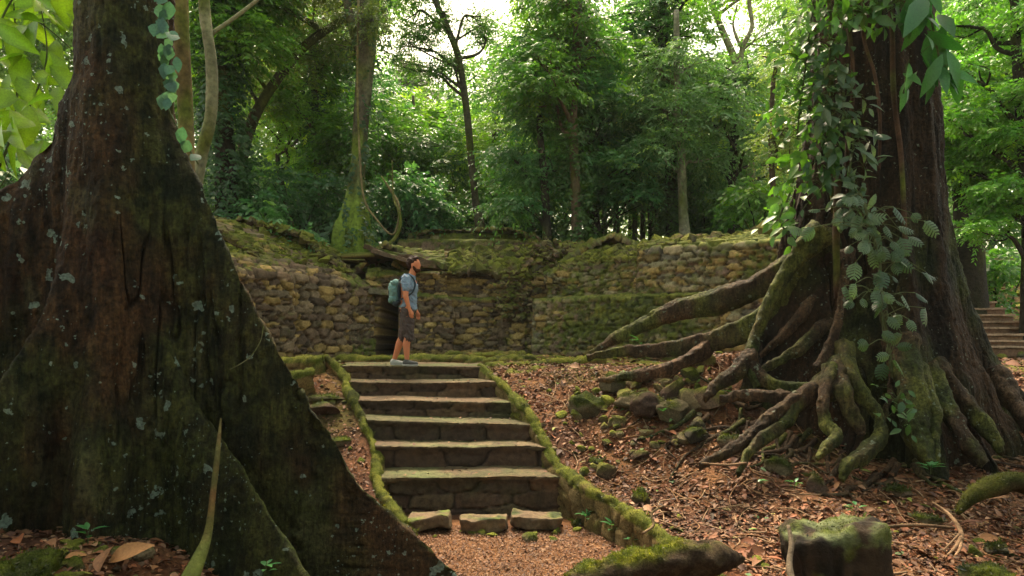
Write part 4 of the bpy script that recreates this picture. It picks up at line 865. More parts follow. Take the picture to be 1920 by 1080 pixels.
# undergrowth along the edge
FB = []
for _ in range(120):
    px = rg.uniform(430, 1480); Y = rg.uniform(19, 26); 
    if 1060 < px < 1260: continue
    if 600 < px < 730: Y = max(Y, 22)
    c = at(px, 452, Y); c[2] = float(ground(c[0], c[1])) + rg.uniform(.1, .9); FB.append((*c, rg.uniform(.5, .9), .7))
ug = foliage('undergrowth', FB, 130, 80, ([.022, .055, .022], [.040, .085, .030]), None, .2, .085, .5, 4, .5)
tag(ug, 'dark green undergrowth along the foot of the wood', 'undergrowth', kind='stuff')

# -- lianas
def liana(label, pts, r, seed, col, name='liana', cat='liana', moss=.2, seg=7, group=None):
    P = [at(*p_) for p_ in pts]; V, Fl = tube(P, [r_ for r_ in r] if hasattr(r, '__len__') else [r] * len(P), seg, .15, seed, 8); mb = MB(); mb.add(V, Fl, bark_cols(V, col, seed, moss)); o = mb.build(name, M_TRUNK)
    tag(o, label, cat, group); return o
liana('pale hanging liana looping down beside the mossy fluted tree', [(672, 0, 16.2), (670, 150, 16.1), (674, 280, 16), (682, 370, 15.9), (705, 410, 15.8), (735, 440, 15.7), (748, 410, 15.7), (746, 380, 15.8), (728, 350, 15.9), (715, 330, 16)], [.03, .03, .03, .028, .025, .025, .03, .035, .03, .015], 401, [.18, .14, .07])
liana('thick curved mossy liana rising from the wall top', [(722, 462, 15.8), (738, 450, 15.7), (750, 425, 15.7), (748, 395, 15.7), (738, 370, 15.8), (735, 300, 16)], [.05, .045, .045, .04, .03, .012], 402, [.14, .14, .04], moss=.5)

# unseen wood added behind the viewer to keep the low sky off the near trunks
FB = []; rk = np.random.default_rng(123)
for _ in range(75):
    a = rk.uniform(PI * .98, PI * 2.02); rr = rk.uniform(7, 11); FB.append((rr * math.cos(a) * 1.3, 1.5 + rr * math.sin(a), rk.uniform(-1.5, 3.5), rk.uniform(1.4, 2.2), .9))
bhd = foliage('forest_foliage', FB, 26, 124, ([.030, .075, .025], [.065, .12, .025]), None, .4, .2, 1.1, 6, .3)
tag(bhd, 'unseen wood added behind the viewpoint to shade the near trunks', 'foliage', kind='stuff')

# ------------------------------------------------------------------ the giant trees
def buttress_tree(name_root, ax, ay, zs, r0, lobes, seed, mat, colf, ang=1500, flute=(9, .06), tilt=(0, 0), parent=None, rough=1.0):
    """r0: (z, r) table; lobes: (angle deg, [(z, reach)...], width_at_foot, width power, bend deg per metre)"""
    th = np.linspace(0, 2 * PI, ang, endpoint=False); n, m = ang, len(zs)
    TH = np.repeat(th, m).reshape(n, m); ZZ = np.tile(zs, (n, 1))
    r = np.interp(ZZ, [a for a, _ in r0], [b for _, b in r0])
    fl = .5 * np.sin(TH * flute[0] + seed + .35 * ZZ) + .5 * np.sin(TH * (flute[0] * 1.7 // 1) + 2 + seed - .2 * ZZ)
    base = r * (1 + flute[1] * fl)
    G = np.zeros_like(base)
    for (a, pr, wd, sharp, bend) in lobes:
        zz = [p[0] for p in pr]; rr = [p[1] for p in pr]
        o_ = np.argsort(zz); reach = np.interp(ZZ, np.array(zz)[o_], np.array(rr)[o_])
        A = np.maximum(reach - base, 0)
        aa = R(a) + R(bend) * (ZZ - zs[0]) + .04 * np.sin(ZZ * 1.3 + seed + a)
        d = (TH - aa + PI) % (2 * PI) - PI
        wdt = wd / np.maximum(reach, .3)
        g_ = A * np.exp(-((d * d + .00001) ** .5 / wdt) ** sharp)
        h_ = np.maximum(.12 - np.abs(G - g_), 0) / .12
        G = np.maximum(G, g_) + h_ * h_ * .12 / 4
    R_ = base + G
    R_ = np.minimum(R_, 4.0)
    cx = ax + tilt[0] * (ZZ - zs[0]); cy = ay + tilt[1] * (ZZ - zs[0])
    P = np.stack([cx + R_ * np.cos(TH), cy + R_ * np.sin(TH), ZZ], -1)
    dT = (np.roll(P, -1, 0) - np.roll(P, 1, 0)); dZ = np.gradient(P, axis=1); NN = np.cross(dT, dZ); NN /= np.linalg.norm(NN, axis=-1)[..., None] + 1e-9
    Pf = P.reshape(-1, 3); Nf = NN.reshape(-1, 3)
    st = Pf * np.array([1, 1, .3])
    sv = Pf * np.array([1, 1, .10]); crack = np.exp(-(fbm(sv * 3.0, seed + 7, 4) / .022) ** 2) * ss(-.1, .25, fbm(Pf * np.array([1.2, 1.2, .6]), seed + 8, 2))
    disp = .05 * fbm(st * 2.5, seed, 3) + .026 * fbm(st * 9, seed + 2, 4) + .014 * fbm(Pf * 22, seed + 4, 4) + .02 * fbm(sv * 12, seed + 5, 3) - .03 * crack
    Pf = Pf + Nf * (disp * rough)[:, None]
    C = colf(Pf, Nf, R_.ravel(), crack)
    I, J = np.meshgrid(np.arange(n), np.arange(m - 1), indexing='ij'); I2 = (I + 1) % n
    Fq = np.stack([I * m + J, I2 * m + J, I2 * m + J + 1, I * m + J + 1], -1).reshape(-1, 4)
    return mesh_np('trunk', Pf, Fq, mat, parent, C)
# left giant
LY = 5.0; LX = -3.02
def zpx(y): return (HZ - y) / F * LY
gl = empty('buttressed_tree', (LX, LY, -1.6), 'giant dark tree with broad mossy buttresses and pale lichen spots at the left', 'tree')
zs = np.concatenate([np.linspace(-2.4, 3.4, 330), np.linspace(3.5, 11, 40)])
rgt = [(9, .28), (2.71, .34), (1.75, .42), (1.42, .55), (1.08, .73), (.71, .88), (.28, 1.10), (-.04, 1.28), (-.435, 1.53), (-.79, 1.77), (-1.07, 1.95), (-1.33, 2.28), (-1.67, 2.70), (-2.05, 3.15), (-2.4, 3.5)]
lft = [(9, .25), (2.71, .30), (2.08, .38), (1.58, .54), (1.25, .80), (1.08, 1.0), (.83, 1.32), (.3, 1.75), (-.5, 2.3), (-1.5, 3.0), (-2.4, 3.4)]
flf = [(9, .2), (2.5, .24), (1.2, .34), (.8, .42), (.2, .62), (-.3, .9), (-.8, 1.25), (-1.2, 1.55), (-1.6, 1.8), (-2.4, 2.2)]
frr = [(9, .2), (2.5, .24), (.2, .45), (-.4, .8), (-.8, 1.2), (-1.1, 1.45), (-1.4, 1.75), (-1.7, 2.05), (-2.4, 2.5)]
ctr = [(9, .2), (2.4, .27), (.5, .46), (-.4, .66), (-1.2, .85), (-2.4, 1.1)]
bk = [(9, .2), (2.5, .24), (1.5, .5), (0, 1.1), (-1.5, 2.0), (-2.4, 2.4)]
def col_l(P, N, Rr, crack):
    a = cmix([.030, .017, .008], [.125, .062, .024], ss(-.5, .5, fbm(P * np.array([4, 4, .9]), 3, 5) * .7 + fbm(P * np.array([16, 16, 5]), 43, 4) * .8))
    gr = ss(-.05, .35, fbm(P * np.array([1.3, 1.3, .8]), 5, 4) + .22 * ss(.6, -1.4, P[:, 2]) + .05)
    a = cmix(a, cmix([.016, .028, .008], [.085, .098, .022], ss(-.4, .4, fbm(P * 4, 6, 3) + .7 * fbm(P * 15, 46, 4))), gr * .8)
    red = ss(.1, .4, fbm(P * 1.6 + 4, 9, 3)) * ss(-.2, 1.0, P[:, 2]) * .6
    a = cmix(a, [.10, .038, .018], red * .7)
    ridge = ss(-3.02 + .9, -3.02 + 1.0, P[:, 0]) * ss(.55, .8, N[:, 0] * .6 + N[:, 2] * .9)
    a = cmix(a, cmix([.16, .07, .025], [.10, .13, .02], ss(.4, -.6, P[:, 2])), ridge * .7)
    pale = ss(.18, .4, fbm(P * np.array([3.2, 3.2, 2]) + 7, 13, 4)) * .4
    a = cmix(a, [.14, .13, .06], pale)
    return cmix(a, a * .35, crack) * .58
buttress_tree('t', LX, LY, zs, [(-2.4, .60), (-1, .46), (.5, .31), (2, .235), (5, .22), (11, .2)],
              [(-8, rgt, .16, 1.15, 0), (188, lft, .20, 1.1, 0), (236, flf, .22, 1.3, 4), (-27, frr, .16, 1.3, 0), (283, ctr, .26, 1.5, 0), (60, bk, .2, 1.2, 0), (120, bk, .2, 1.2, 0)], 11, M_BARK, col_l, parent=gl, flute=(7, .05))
def overhead_crown(root, cx, cy, zc, seed, pal, spread=3.2, n=16, per=46, zsp=1.2, trunk_top=None, r0=.25):
    rng = np.random.default_rng(seed); B = []; mb = MB()
    for k in range(n):
        a = rng.uniform(0, 2 * PI); rr = spread * math.sqrt(rng.random()); c = np.array([cx + rr * math.cos(a), cy + rr * math.sin(a), zc + rng.normal(0, zsp)])
        B.append((*c, rng.uniform(.9, 1.5), .6)); s = np.array([cx, cy, trunk_top - rng.uniform(0, 1.0)])
        limb(mb, [s, s * .6 + c * .4 + np.array([0, 0, .4]), c], [r0 * .5, r0 * .3, .03], seed + k, BR_BROWN, 7, .3)
    mb.build('limb', M_TRUNK, root); foliage('crown', B, per, seed + 1, pal, root, .2, .085, .8, 6, .3)
overhead_crown(gl, LX, LY, 11.5, 501, G_MID, 3.4, 16, 40, trunk_top=10.8)
V, Fl = tube([at(414, 785, 4.5), at(408, 850, 4.36), at(400, 920, 4.28), at(390, 1000, 4.15), at(372, 1050, 4.0), at(345, 1110, 3.85)], [.006, .018, .022, .028, .042, .06], 14, .3, 3, 16)
mb = MB(); mb.add(V, Fl, cmix(cmix([.15, .075, .03], [.10, .09, .03], ss(-.2, .3, fbm(V * 5, 3, 3))), [.09, .11, .022], ss(-.9, -1.4, V[:, 2]))); o = mb.build('root', M_TRUNK, gl); o['label'] = 'thin orange brown hanging root'
rebase(gl)
liana('thin whitish curved tendril on the giant buttress', [(494, 612, 4.72), (488, 640, 4.7), (470, 668, 4.66), (448, 684, 4.62), (430, 693, 4.6)], .0035, 403, [.35, .30, .24], name='tendril', cat='vine', seg=5)

# right fig
FY = 8.3; FX = xat(1650, FY)
gf = empty('strangler_fig', (FX, FY, -1.0), 'huge dark fig tree with arching mossy roots at the right', 'tree')
zs = np.concatenate([np.linspace(-2.0, 4.9, 330), np.linspace(5.0, 12, 40)])
def zf(y): return (HZ - y) / F * FY
L_pr = [(12, .55), (zf(0), .80), (zf(230), .90), (zf(330), 1.0), (zf(400), 1.16), (zf(470), 1.28), (zf(560), 1.5), (zf(640), 1.7), (zf(700), 1.85), (zf(780), 2.0), (-2.0, 2.2)]
R_pr = [(12, .5), (zf(0), .58), (zf(180), .64), (zf(300), .72), (zf(450), .88), (zf(560), 1.05), (zf(660), 1.35), (zf(720), 1.65), (zf(780), 2.05), (zf(830), 2.5), (-2.0, 3.2)]
F_pr = [(12, .4), (zf(100), .55), (zf(500), .70), (zf(650), .85), (zf(740), 1.1), (zf(820), 1.4), (-2.0, 1.9)]
def col_f(P, N, Rr, crack):
    a = cmix([.022, .014, .009], [.080, .040, .017], ss(-.5, .5, fbm(P * np.array([5, 5, .8]), 33, 4)))
    gr = ss(.0, .4, fbm(P * np.array([1.6, 1.6, 1.0]), 35, 4) + .25 * ss(1.2, -1.2, P[:, 2]) - .05)
    a = cmix(a, cmix([.020, .032, .008], [.075, .090, .018], ss(-.4, .4, fbm(P * 4, 36, 3))), gr * .8)
    left = ss(.1, -.5, N[:, 0]) * ss(.0, 1.5, P[:, 2]) * .0
    return cmix(a, a * .3, crack) * .52
buttress_tree('t', FX, FY, zs, [(-2.0, 1.35), (-.5, 1.05), (.3, .80), (1.2, .62), (2.5, .54), (4, .48), (12, .42)],
              [(186, L_pr, .5, 1.3, 0), (-6, R_pr, .32, 1.3, 0), (262, F_pr, .16, 1.5, 3), (292, F_pr, .12, 1.6, -2), (318, [(z_, r_ * 1.1) for z_, r_ in F_pr], .13, 1.5, 2), (228, [(z_, r_ * .95) for z_, r_ in F_pr], .13, 1.5, 0),
               (35, R_pr, .2, 1.2, 0), (95, F_pr, .2, 1.4, 0), (145, L_pr, .2, 1.3, 0)], 22, M_BARK2, col_f, parent=gf, flute=(8, .12), rough=1.2)
overhead_crown(gf, FX, FY, 12.3, 511, G_MID, 3.8, 18, 40, trunk_top=11.8, r0=.35)
def root_cols(V, seed, g=.5, base=(.058, .034, .018)):
    a = cmix(np.array(base) * .6, np.array(base) * 1.4, ss(-.4, .4, fbm(V * 7, seed, 4)))
    mm = ss(-.15, .35, fbm(V * 2.2, seed + 2, 4) + g - .45)
    return cmix(a, cmix([.028, .038, .008], [.095, .10, .020], ss(-.4, .4, fbm(V * 5, seed + 4, 3))), mm * .9)
def root(pts, rad, seed, g=.5, parent=gf, lob=3, lamp=.26, base=(.058, .034, .018)):
    V, Fl = tube([at(*p_) for p_ in pts], [r_ * (1 if i_ == 0 else .70) for i_, r_ in enumerate(rad)], 26, .38, seed, 22, lob, lamp, 4.5, fin=3.2 if seed in (601, 602, 604, 605, 610, 611, 619, 620) else 1.8); V = V + unit(V - V.mean(0)) * 0 + np.stack([fbm(V * 9, seed + k_, 3) for k_ in (1, 2, 3)], 1) * .028 + np.stack([fbm(V * 26, seed + k_, 2) for k_ in (4, 5, 6)], 1) * .009; mb = MB(); mb.add(V, Fl, root_cols(V, seed, g, base)); return mb.build('root', M_BARK2, parent)
# long arching roots to the left
root([(1560, 420, 8.3), (1490, 478, 8.5), (1430, 520, 8.7), (1350, 552, 8.9), (1270, 572, 9.2), (1200, 605, 9.4), (1150, 632, 9.6), (1105, 662, 9.8)], [.16, .13, .12, .12, .11, .085, .06, .03], 601, .62)
root([(1560, 440, 8.0), (1500, 500, 8.05), (1455, 560, 8.1), (1410, 600, 8.2), (1350, 625, 8.4), (1290, 640, 8.6), (1230, 650, 8.9), (1160, 655, 9.2), (1100, 668, 9.4)], [.18, .14, .12, .11, .10, .09, .07, .05, .03], 602, .55)
root([(1540, 430, 7.75), (1478, 500, 7.8), (1435, 580, 7.8), (1412, 640, 7.75), (1408, 690, 7.65), (1420, 725, 7.55)], [.15, .11, .10, .095, .085, .05], 603, .8)
root([(1412, 660, 7.7), (1385, 685, 7.6), (1350, 712, 7.5), (1320, 745, 7.4)], [.08, .09, .07, .04], 604, .3)
root([(1405, 680, 7.65), (1440, 712, 7.5), (1500, 722, 7.3), (1550, 712, 7.2)], [.07, .055, .05, .03], 605, .6)
# roots dropping off the front
root([(1590, 470, 7.6), (1580, 540, 7.5), (1566, 620, 7.4), (1545, 670, 7.35), (1528, 690, 7.3)], [.09, .07, .07, .08, .05], 606, .35)
root([(1580, 650, 7.35), (1592, 690, 7.1), (1620, 740, 6.95), (1648, 780, 6.85), (1652, 815, 6.75), (1620, 848, 6.6), (1590, 868, 6.55), (1580, 900, 6.5)], [.10, .11, .10, .085, .09, .09, .08, .03], 607, .75)
root([(1570, 680, 7.3), (1580, 730, 7.0), (1602, 780, 6.9), (1615, 815, 6.85)], [.12, .13, .11, .05], 608, .6)
root([(1560, 690, 7.2), (1545, 740, 7.0), (1548, 790, 6.9), (1570, 815, 6.75), (1545, 840, 6.65), (1530, 858, 6.6)], [.10, .09, .075, .075, .06, .03], 609, .7)
root([(1562, 700, 7.25), (1500, 740, 7.15), (1455, 770, 7.05), (1420, 800, 6.95), (1385, 830, 6.8), (1310, 870, 6.6)], [.10, .09, .075, .07, .06, .03], 610, .35)
root([(1500, 742, 7.15), (1470, 790, 7.0), (1430, 815, 6.85), (1400, 850, 6.7), (1385, 885, 6.55)], [.07, .06, .06, .055, .03], 611, .5)
root([(1690, 640, 7.35), (1700, 700, 7.1), (1710, 760, 6.95), (1720, 810, 6.8), (1745, 870, 6.6)], [.17, .19, .20, .17, .10], 612, .65)
root([(1720, 690, 7.2), (1748, 760, 6.9), (1752, 810, 6.75), (1755, 870, 6.6)], [.10, .10, .09, .06], 613, .85)
root([(1735, 690, 7.3), (1775, 760, 7.0), (1805, 820, 6.8), (1850, 868, 6.65)], [.12, .12, .11, .05], 614, .55)
root([(1750, 680, 7.4), (1800, 740, 7.15), (1850, 800, 6.95), (1880, 850, 6.8)], [.12, .12, .11, .05], 615, .5)
root([(1650, 560, 7.5), (1662, 640, 7.35), (1672, 720, 7.1), (1655, 790, 6.95)], [.05, .045, .045, .03], 616, .35)
root([(1600, 570, 8.1), (1540, 612, 7.8), (1500, 650, 7.7), (1450, 680, 7.7), (1430, 690, 7.7)], [.10, .09, .08, .06, .04], 617, .3)
root([(1590, 500, 8.2), (1525, 560, 7.95), (1485, 610, 7.9), (1455, 640, 7.95), (1425, 665, 8.0)], [.12, .10, .08, .07, .04], 618, .25)
root([(1330, 640, 8.5), (1290, 668, 8.3), (1240, 690, 8.2), (1190, 700, 8.2), (1120, 712, 8.3)], [.07, .06, .06, .05, .02], 619, .3, base=(.09, .05, .028))
root([(1480, 740, 7.2), (1440, 740, 7.2), (1400, 735, 7.3), (1350, 745, 7.35)], [.05, .05, .05, .03], 620, .4)
root([(1860, 700, 7.9), (1900, 750, 7.6), (1950, 810, 7.3), (1990, 850, 7.1)], [.14, .13, .12, .06], 621, .2)
# climbing stems up the trunk
for k, (pts, r_) in enumerate([([(1598, 420, 7.5), (1588, 300, 7.5), (1600, 160, 7.5), (1590, 20, 7.5), (1595, -80, 7.5)], .025), ([(1698, 480, 7.55), (1690, 300, 7.5), (1676, 180, 7.5), (1672, 40, 7.5), (1660, -80, 7.5)], .03),
                               ([(1562, 400, 7.6), (1555, 260, 7.6), (1560, 120, 7.6), (1552, -40, 7.6)], .022), ([(1648, 320, 7.45), (1650, 220, 7.42), (1640, 140, 7.45), (1618, 60, 7.5), (1622, -60, 7.5)], .018), ([(1570, 560, 7.55), (1568, 430, 7.5), (1572, 330, 7.5)], .04)]):
    V, Fl = tube([at(*p_) for p_ in pts], [r_] * len(pts), 7, .2, 650 + k, 8); mb = MB(); mb.add(V, Fl, bark_cols(V, [.065, .034, .020], k, .2)); mb.build('aerial_root', M_TRUNK, gf)
# finer roots creeping over the soil
rq = np.random.default_rng(66)
for k in range(34):
    px0 = rq.uniform(1290, 1880); Y0 = 7.9 - 1.1 * math.exp(-((px0 - 1650) / 170) ** 2) + rq.uniform(-.1, .3); x, y = xat(px0, Y0), Y0; a = math.atan2(y - FY, x - FX) + rq.normal(0, .5); P_ = []
    n_ = rq.integers(5, 8); L_ = rq.uniform(.12, .22); r0_ = rq.uniform(.018, .045)
    for j in range(n_): P_.append((x, y, float(ground(x, y)) + r0_ * .35 + (.10 if j == 0 else .03 * rq.random()))); a += rq.normal(0, .45); x += math.cos(a) * L_; y += math.sin(a) * L_ * .7
    V, Fl = tube(P_, list(np.linspace(r0_, .008, n_)), 9, .35, 670 + k, 8, 0, 0, 9.0); mb = MB(); mb.add(V, Fl, root_cols(V, 670 + k, rq.uniform(0, .7))); mb.build('root', M_BARK2, gf)
rebase(gf)

# climbing plants on the fig
def leaf_plant(name, label, cat, P, D, N_, Ln, Wd, pal, seed, group=None, stems=(), curl=.25, fold=.25, veins=False, mat=None, smooth=True):
    rng = np.random.default_rng(seed); V, Fq = leaflets(P, D, N_, Ln, Wd, fold, curl, True)
    c = cmix(np.array(pal[0]), np.array(pal[1]), rng.random(len(P))) * rng.uniform(.8, 1.2, (len(P), 1)); C = np.repeat(c, 15, 0)
    if veins: C.reshape(-1, 5, 3, 3)[:, :, 1] *= 1.6
    if stems:
        root_ = empty(name, stems[0][0][0], label, cat, group); mesh_np('foliage', V, Fq, mat or M_LEAF_N, root_, C, smooth)
        mb = MB()
        for pts, r_ in stems: V2, Fl = tube(pts, r_, 6, .15, seed, 6); mb.add(V2, Fl, np.array([.07, .09, .03]))
        mb.build('stem', M_TRUNK, root_); return rebase(root_)
    o = mesh_np(name, V, Fq, mat or M_LEAF_N, None, C, smooth); tag(o, label, cat, group); return o
def along(rng, line, n, spread, side=None, out=(0, -1, 0), dY=(-.05, .05)):
    L_ = catmull(np.array([at(*p_) for p_ in line]), 20); i = rng.integers(0, len(L_), n)
    P = L_[i] + np.clip(rng.normal(0, 1, (n, 3)), -1.7, 1.7) * np.array(spread)
    return P, L_
rv = np.random.default_rng(91)
GRP = 'climbing plants on the fig trunk'
def climber(label, line, n, spread, ll, ratio, pal, seed, out, droop=.6, name='climbing_vine', tr=.012, curl=.25, veins=False, mat=None):
    rng = np.random.default_rng(seed); P, L_ = along(rng, line, n, spread)
    D = unit(np.array(out)[None] + rng.normal(0, .55, (n, 3)) + np.array([0, 0, -droop])); N_ = unit(np.array([0, -.7, .6])[None] + rng.normal(0, .4, (n, 3)))
    Ln = ll * rng.lognormal(0, .25, n); Wd = Ln * ratio
    stems = [([p_ for p_ in L_[::8]] if len(L_) > 24 else [L_[0], L_[len(L_) // 2], L_[-1]], [tr] * len(L_[::8] if len(L_) > 24 else [0, 0, 0]))]
    # each leaf hangs on a stalk from the stem
    for k in range(0, n, 2):
        s = L_[np.argmin(np.linalg.norm(L_ - P[k], axis=1))]; stems.append(([s, (s + P[k]) / 2 + np.array([0, -.03, .04]), P[k]], [.004, .003, .003]))
    return leaf_plant(name, label, 'vine', P, D, N_, Ln, Wd, pal, seed, GRP, stems, curl=curl, veins=veins, mat=mat)
VG = ([.045, .12, .018], [.09, .20, .03]); VD = ([.03, .075, .025], [.05, .11, .035]); VP = ([.055, .095, .05], [.10, .15, .085])
climber('bright green leafy vine hanging off the upper left edge of the fig trunk', [(1530, -20, 7.7), (1518, 60, 7.7), (1510, 130, 7.7), (1500, 200, 7.7), (1495, 260, 7.7)], 340, (.22, .12, .10), .13, .42, VG, 701, (-.5, -.5, 0))
climber('light green vine sprays lower on the left edge of the fig trunk', [(1500, 280, 7.7), (1490, 330, 7.7), (1478, 370, 7.7), (1462, 410, 7.7), (1478, 440, 7.6)], 90, (.13, .1, .08), .15, .5, ([.07, .17, .02], [.12, .25, .03]), 702, (-.6, -.4, 0))
climber('green leafy tangle across the top of the fig trunk', [(1560, -10, 7.4), (1600, 20, 7.4), (1650, 10, 7.4), (1700, 0, 7.4)], 190, (.18, .08, .14), .16, .42, VG, 703, (0, -.6, 0))
climber('greyish leafed vine down the middle left of the fig trunk', [(1590, 120, 7.4), (1580, 200, 7.4), (1600, 260, 7.4), (1592, 340, 7.4), (1604, 420, 7.35)], 150, (.16, .05, .1), .17, .38, VP, 704, (-.1, -.6, 0))
climber('dark green vine on the left face of the fig trunk', [(1560, 60, 7.5), (1552, 160, 7.5), (1558, 260, 7.5), (1540, 360, 7.55)], 190, (.14, .06, .12), .15, .45, VD, 705, (-.3, -.6, 0))
climber('big glossy leaves hanging at the top right of the fig trunk', [(1735, -30, 7.2), (1745, 30, 7.2), (1755, 80, 7.2), (1765, 130, 7.2)], 30, (.10, .06, .1), .40, .32, ([.03, .12, .03], [.05, .17, .035]), 706, (.1, -.2, 0), droop=1.4, curl=.2)
climber('pair of light leaves hanging low beside the big glossy leaves', [(1700, 120, 7.25), (1698, 150, 7.25), (1694, 175, 7.25)], 7, (.05, .04, .04), .30, .30, ([.05, .17, .03], [.07, .2, .035]), 707, (-.5, -.3, 0), droop=1.2)
climber('small green seedling leaves at the foot of the fig', [(1690, 735, 6.6), (1680, 760, 6.6), (1700, 790, 6.6)], 26, (.12, .06, .1), .10, .5, ([.04, .10, .03], [.07, .15, .04]), 708, (0, -.6, .3))
# monstera: leaves slit between the veins
def slit_leaf(rng, c, d, nrm, L_, W_, mb, col):
    d = d / np.linalg.norm(d); s = np.cross(d, nrm); s /= np.linalg.norm(s); n_ = np.cross(s, d)
    k = 6
    V = []; Fq = []
    for sd_ in (1, -1):
        for j in range(k):
            t0 = .06 + .88 * j / k; t1 = t0 + .88 / k * .80; wmax = W_ * .5 * math.sin(PI * min(1, (t0 * .85 + .22))) ** .7
            a0 = c + d * L_ * t0 - n_ * L_ * .22 * t0 ** 2; a1 = c + d * L_ * t1 - n_ * L_ * .22 * t1 ** 2
            o_ = s * sd_ * wmax + d * L_ * .14 - n_ * wmax * .35
            b0 = a0 + o_; b1 = a1 + o_ * .96; m0 = (a0 * .5 + b0 * .5) + n_ * wmax * .06; m1 = (a1 * .5 + b1 * .5) + n_ * wmax * .06
            i = len(V); V += [a0, a1, m1, m0, b1, b0]; Fq += [[i, i + 1, i + 2, i + 3], [i + 3, i + 2, i + 4, i + 5]]
    i = len(V); w_ = W_ * .05
    for t in (0, .33, .66, 1.0): p_ = c + d * L_ * t - n_ * L_ * .22 * t * t; V += [p_ + s * w_ * (1.1 - t), p_ - s * w_ * (1.1 - t)]
    for r_ in range(3): Fq.append([i + r_ * 2, i + r_ * 2 + 1, i + r_ * 2 + 3, i + r_ * 2 + 2])
    mb.add(np.array(V), np.array(Fq), col)
mon = empty('monstera_vine', at(1640, 560, 7.1), 'pale slit leaved climbing plant hanging down the front of the fig trunk', 'vine', GRP)
mb = MB(); st_ = MB(); rm = np.random.default_rng(95)
Lm = catmull(np.array([at(*p_) for p_ in [(1620, 380, 7.15), (1636, 440, 7.1), (1650, 500, 7.1), (1645, 560, 7.05), (1662, 620, 7.0), (1672, 700, 6.95)]]), 20)
V2, Fl = tube(Lm[::10], [.018] * len(Lm[::10]), 7, .2, 5, 6); st_.add(V2, Fl, np.array([.08, .09, .035]))
for k in range(74):
    i = int(rm.beta(1.0, 1.6) * (len(Lm) - 1)); s = Lm[i]; wsp = .42 * (1 - i / len(Lm)) + .14
    c = s + np.array([rm.normal(0, wsp * .6), -abs(rm.normal(.05, .08)), rm.normal(0, .10)]); ll_ = rm.uniform(.10, .23)
    d = unit(np.array([(c[0] - s[0]) * 1.6 + rm.normal(0, .4), -.45 + rm.normal(0, .3), -.65 + rm.normal(0, .35)])); nr = unit(np.array([rm.normal(0, .55), -.75, .65 + rm.normal(0, .4)]))
    col = cmix(np.array([.035, .075, .028]), np.array([.12, .18, .085]), np.array([rm.random()]))[0]
    slit_leaf(rm, c, d, nr, ll_, ll_ * .75, mb, col); V2, Fl = tube([s, (s + c) / 2 + np.array([0, -.02, .06]), c], [.005] * 3, 5, 0, 3, 4); st_.add(V2, Fl, np.array([.10, .12, .05]))
mb.build('foliage', M_LEAF_N, mon, False); st_.build('stem', M_TRUNK, mon); rebase(mon)

# shingle plant on the left giant
sp = np.random.default_rng(97); LN = [(303, -20), (305, 30), (309, 65), (312, 100), (311, 135), (316, 160), (309, 182), (310, 196), (337, 250), (348, 275), (369, 303), (300, 48), (316, 84), (302, 112), (322, 70), (325, 118), (320, 145), (300, 5), (312, 15)]
Pp = []; 
for a, b_ in LN: Pp.append(at(a + 6, b_ - 12, 4.62 if b_ < 230 else 4.68))
Pp = np.array(Pp); Pp = np.vstack([Pp] + [Pp[:8] + sp.normal(0, .025, (8, 3)) * np.array([.5, .2, 2]) - np.array([.02, 0, 0])] * 1 + [Pp[11:] + sp.normal(0, .025, (8, 3)) * np.array([.5, .2, 2]) - np.array([.02, 0, 0])]); n = len(Pp)
leaf_plant('shingle_vine', 'chain of round teal leaves pressed on the right edge of the giant trunk', 'vine', Pp, unit(np.tile([-.1, -.12, -1.0], (n, 1)) + sp.normal(0, .25, (n, 3))), unit(np.tile([.35, -1, .25], (n, 1)) + sp.normal(0, .18, (n, 3))), sp.uniform(.07, .13, n), sp.uniform(.06, .11, n), ([.05, .13, .09], [.11, .21, .15]), 710,
           stems=[([Pp[0] + np.array([0, .03, 0]), at(312, 100, 4.66), at(312, 190, 4.68), at(345, 262, 4.72), at(372, 308, 4.74)], [.006] * 5)], curl=.1, fold=.15)

# broad leaves lit from behind, top left
bl = np.random.default_rng(99); n = 120
Pq = np.array([at(bl.uniform(-60, 150) * (1 if bl.random() < .9 else 1), bl.uniform(-60, 275), bl.uniform(6.2, 7.6)) for _ in range(n)])
kp = np.array([(960 + F * p_[0] / p_[1]) < 158 - .22 * max(0, (HZ - F * p_[2] / p_[1]) - 60) for p_ in Pq]); Pq = Pq[kp]; n = len(Pq)
leaf_plant('broadleaf_shrub', 'broad yellow green backlit leaves on drooping twigs at the top left', 'shrub', Pq, unit(bl.normal(0, .6, (n, 3)) + np.array([.1, -.2, -.9])), unit(bl.normal(0, .55, (n, 3)) + np.array([0, -.6, .7])), bl.uniform(.26, .48, n), bl.uniform(.15, .26, n), ([.10, .19, .015], [.20, .30, .02]), 720,
           stems=[([at(-60, 420, 6.9), at(20, 260, 6.8), at(32, 120, 6.8), at(20, -60, 6.8)], [.02, .014, .011, .008]), ([at(-60, 420, 6.9), at(-10, 220, 6.6), at(-5, 60, 6.6), at(60, -60, 6.6)], [.02, .012, .01, .008]),
                  ([at(20, 260, 6.8), at(60, 190, 6.7), at(88, 100, 6.7), at(70, -20, 6.7)], [.012, .009, .008, .005]), ([at(32, 30, 6.8), at(70, 40, 6.7), at(110, 70, 6.7), at(140, 100, 6.7)], [.009, .007, .006, .004])], curl=.3, fold=.3, veins=True)
P_, L_ = along(bl, [(-20, 320, 8), (10, 310, 8), (30, 330, 8)], 14, (.25, .1, .15))
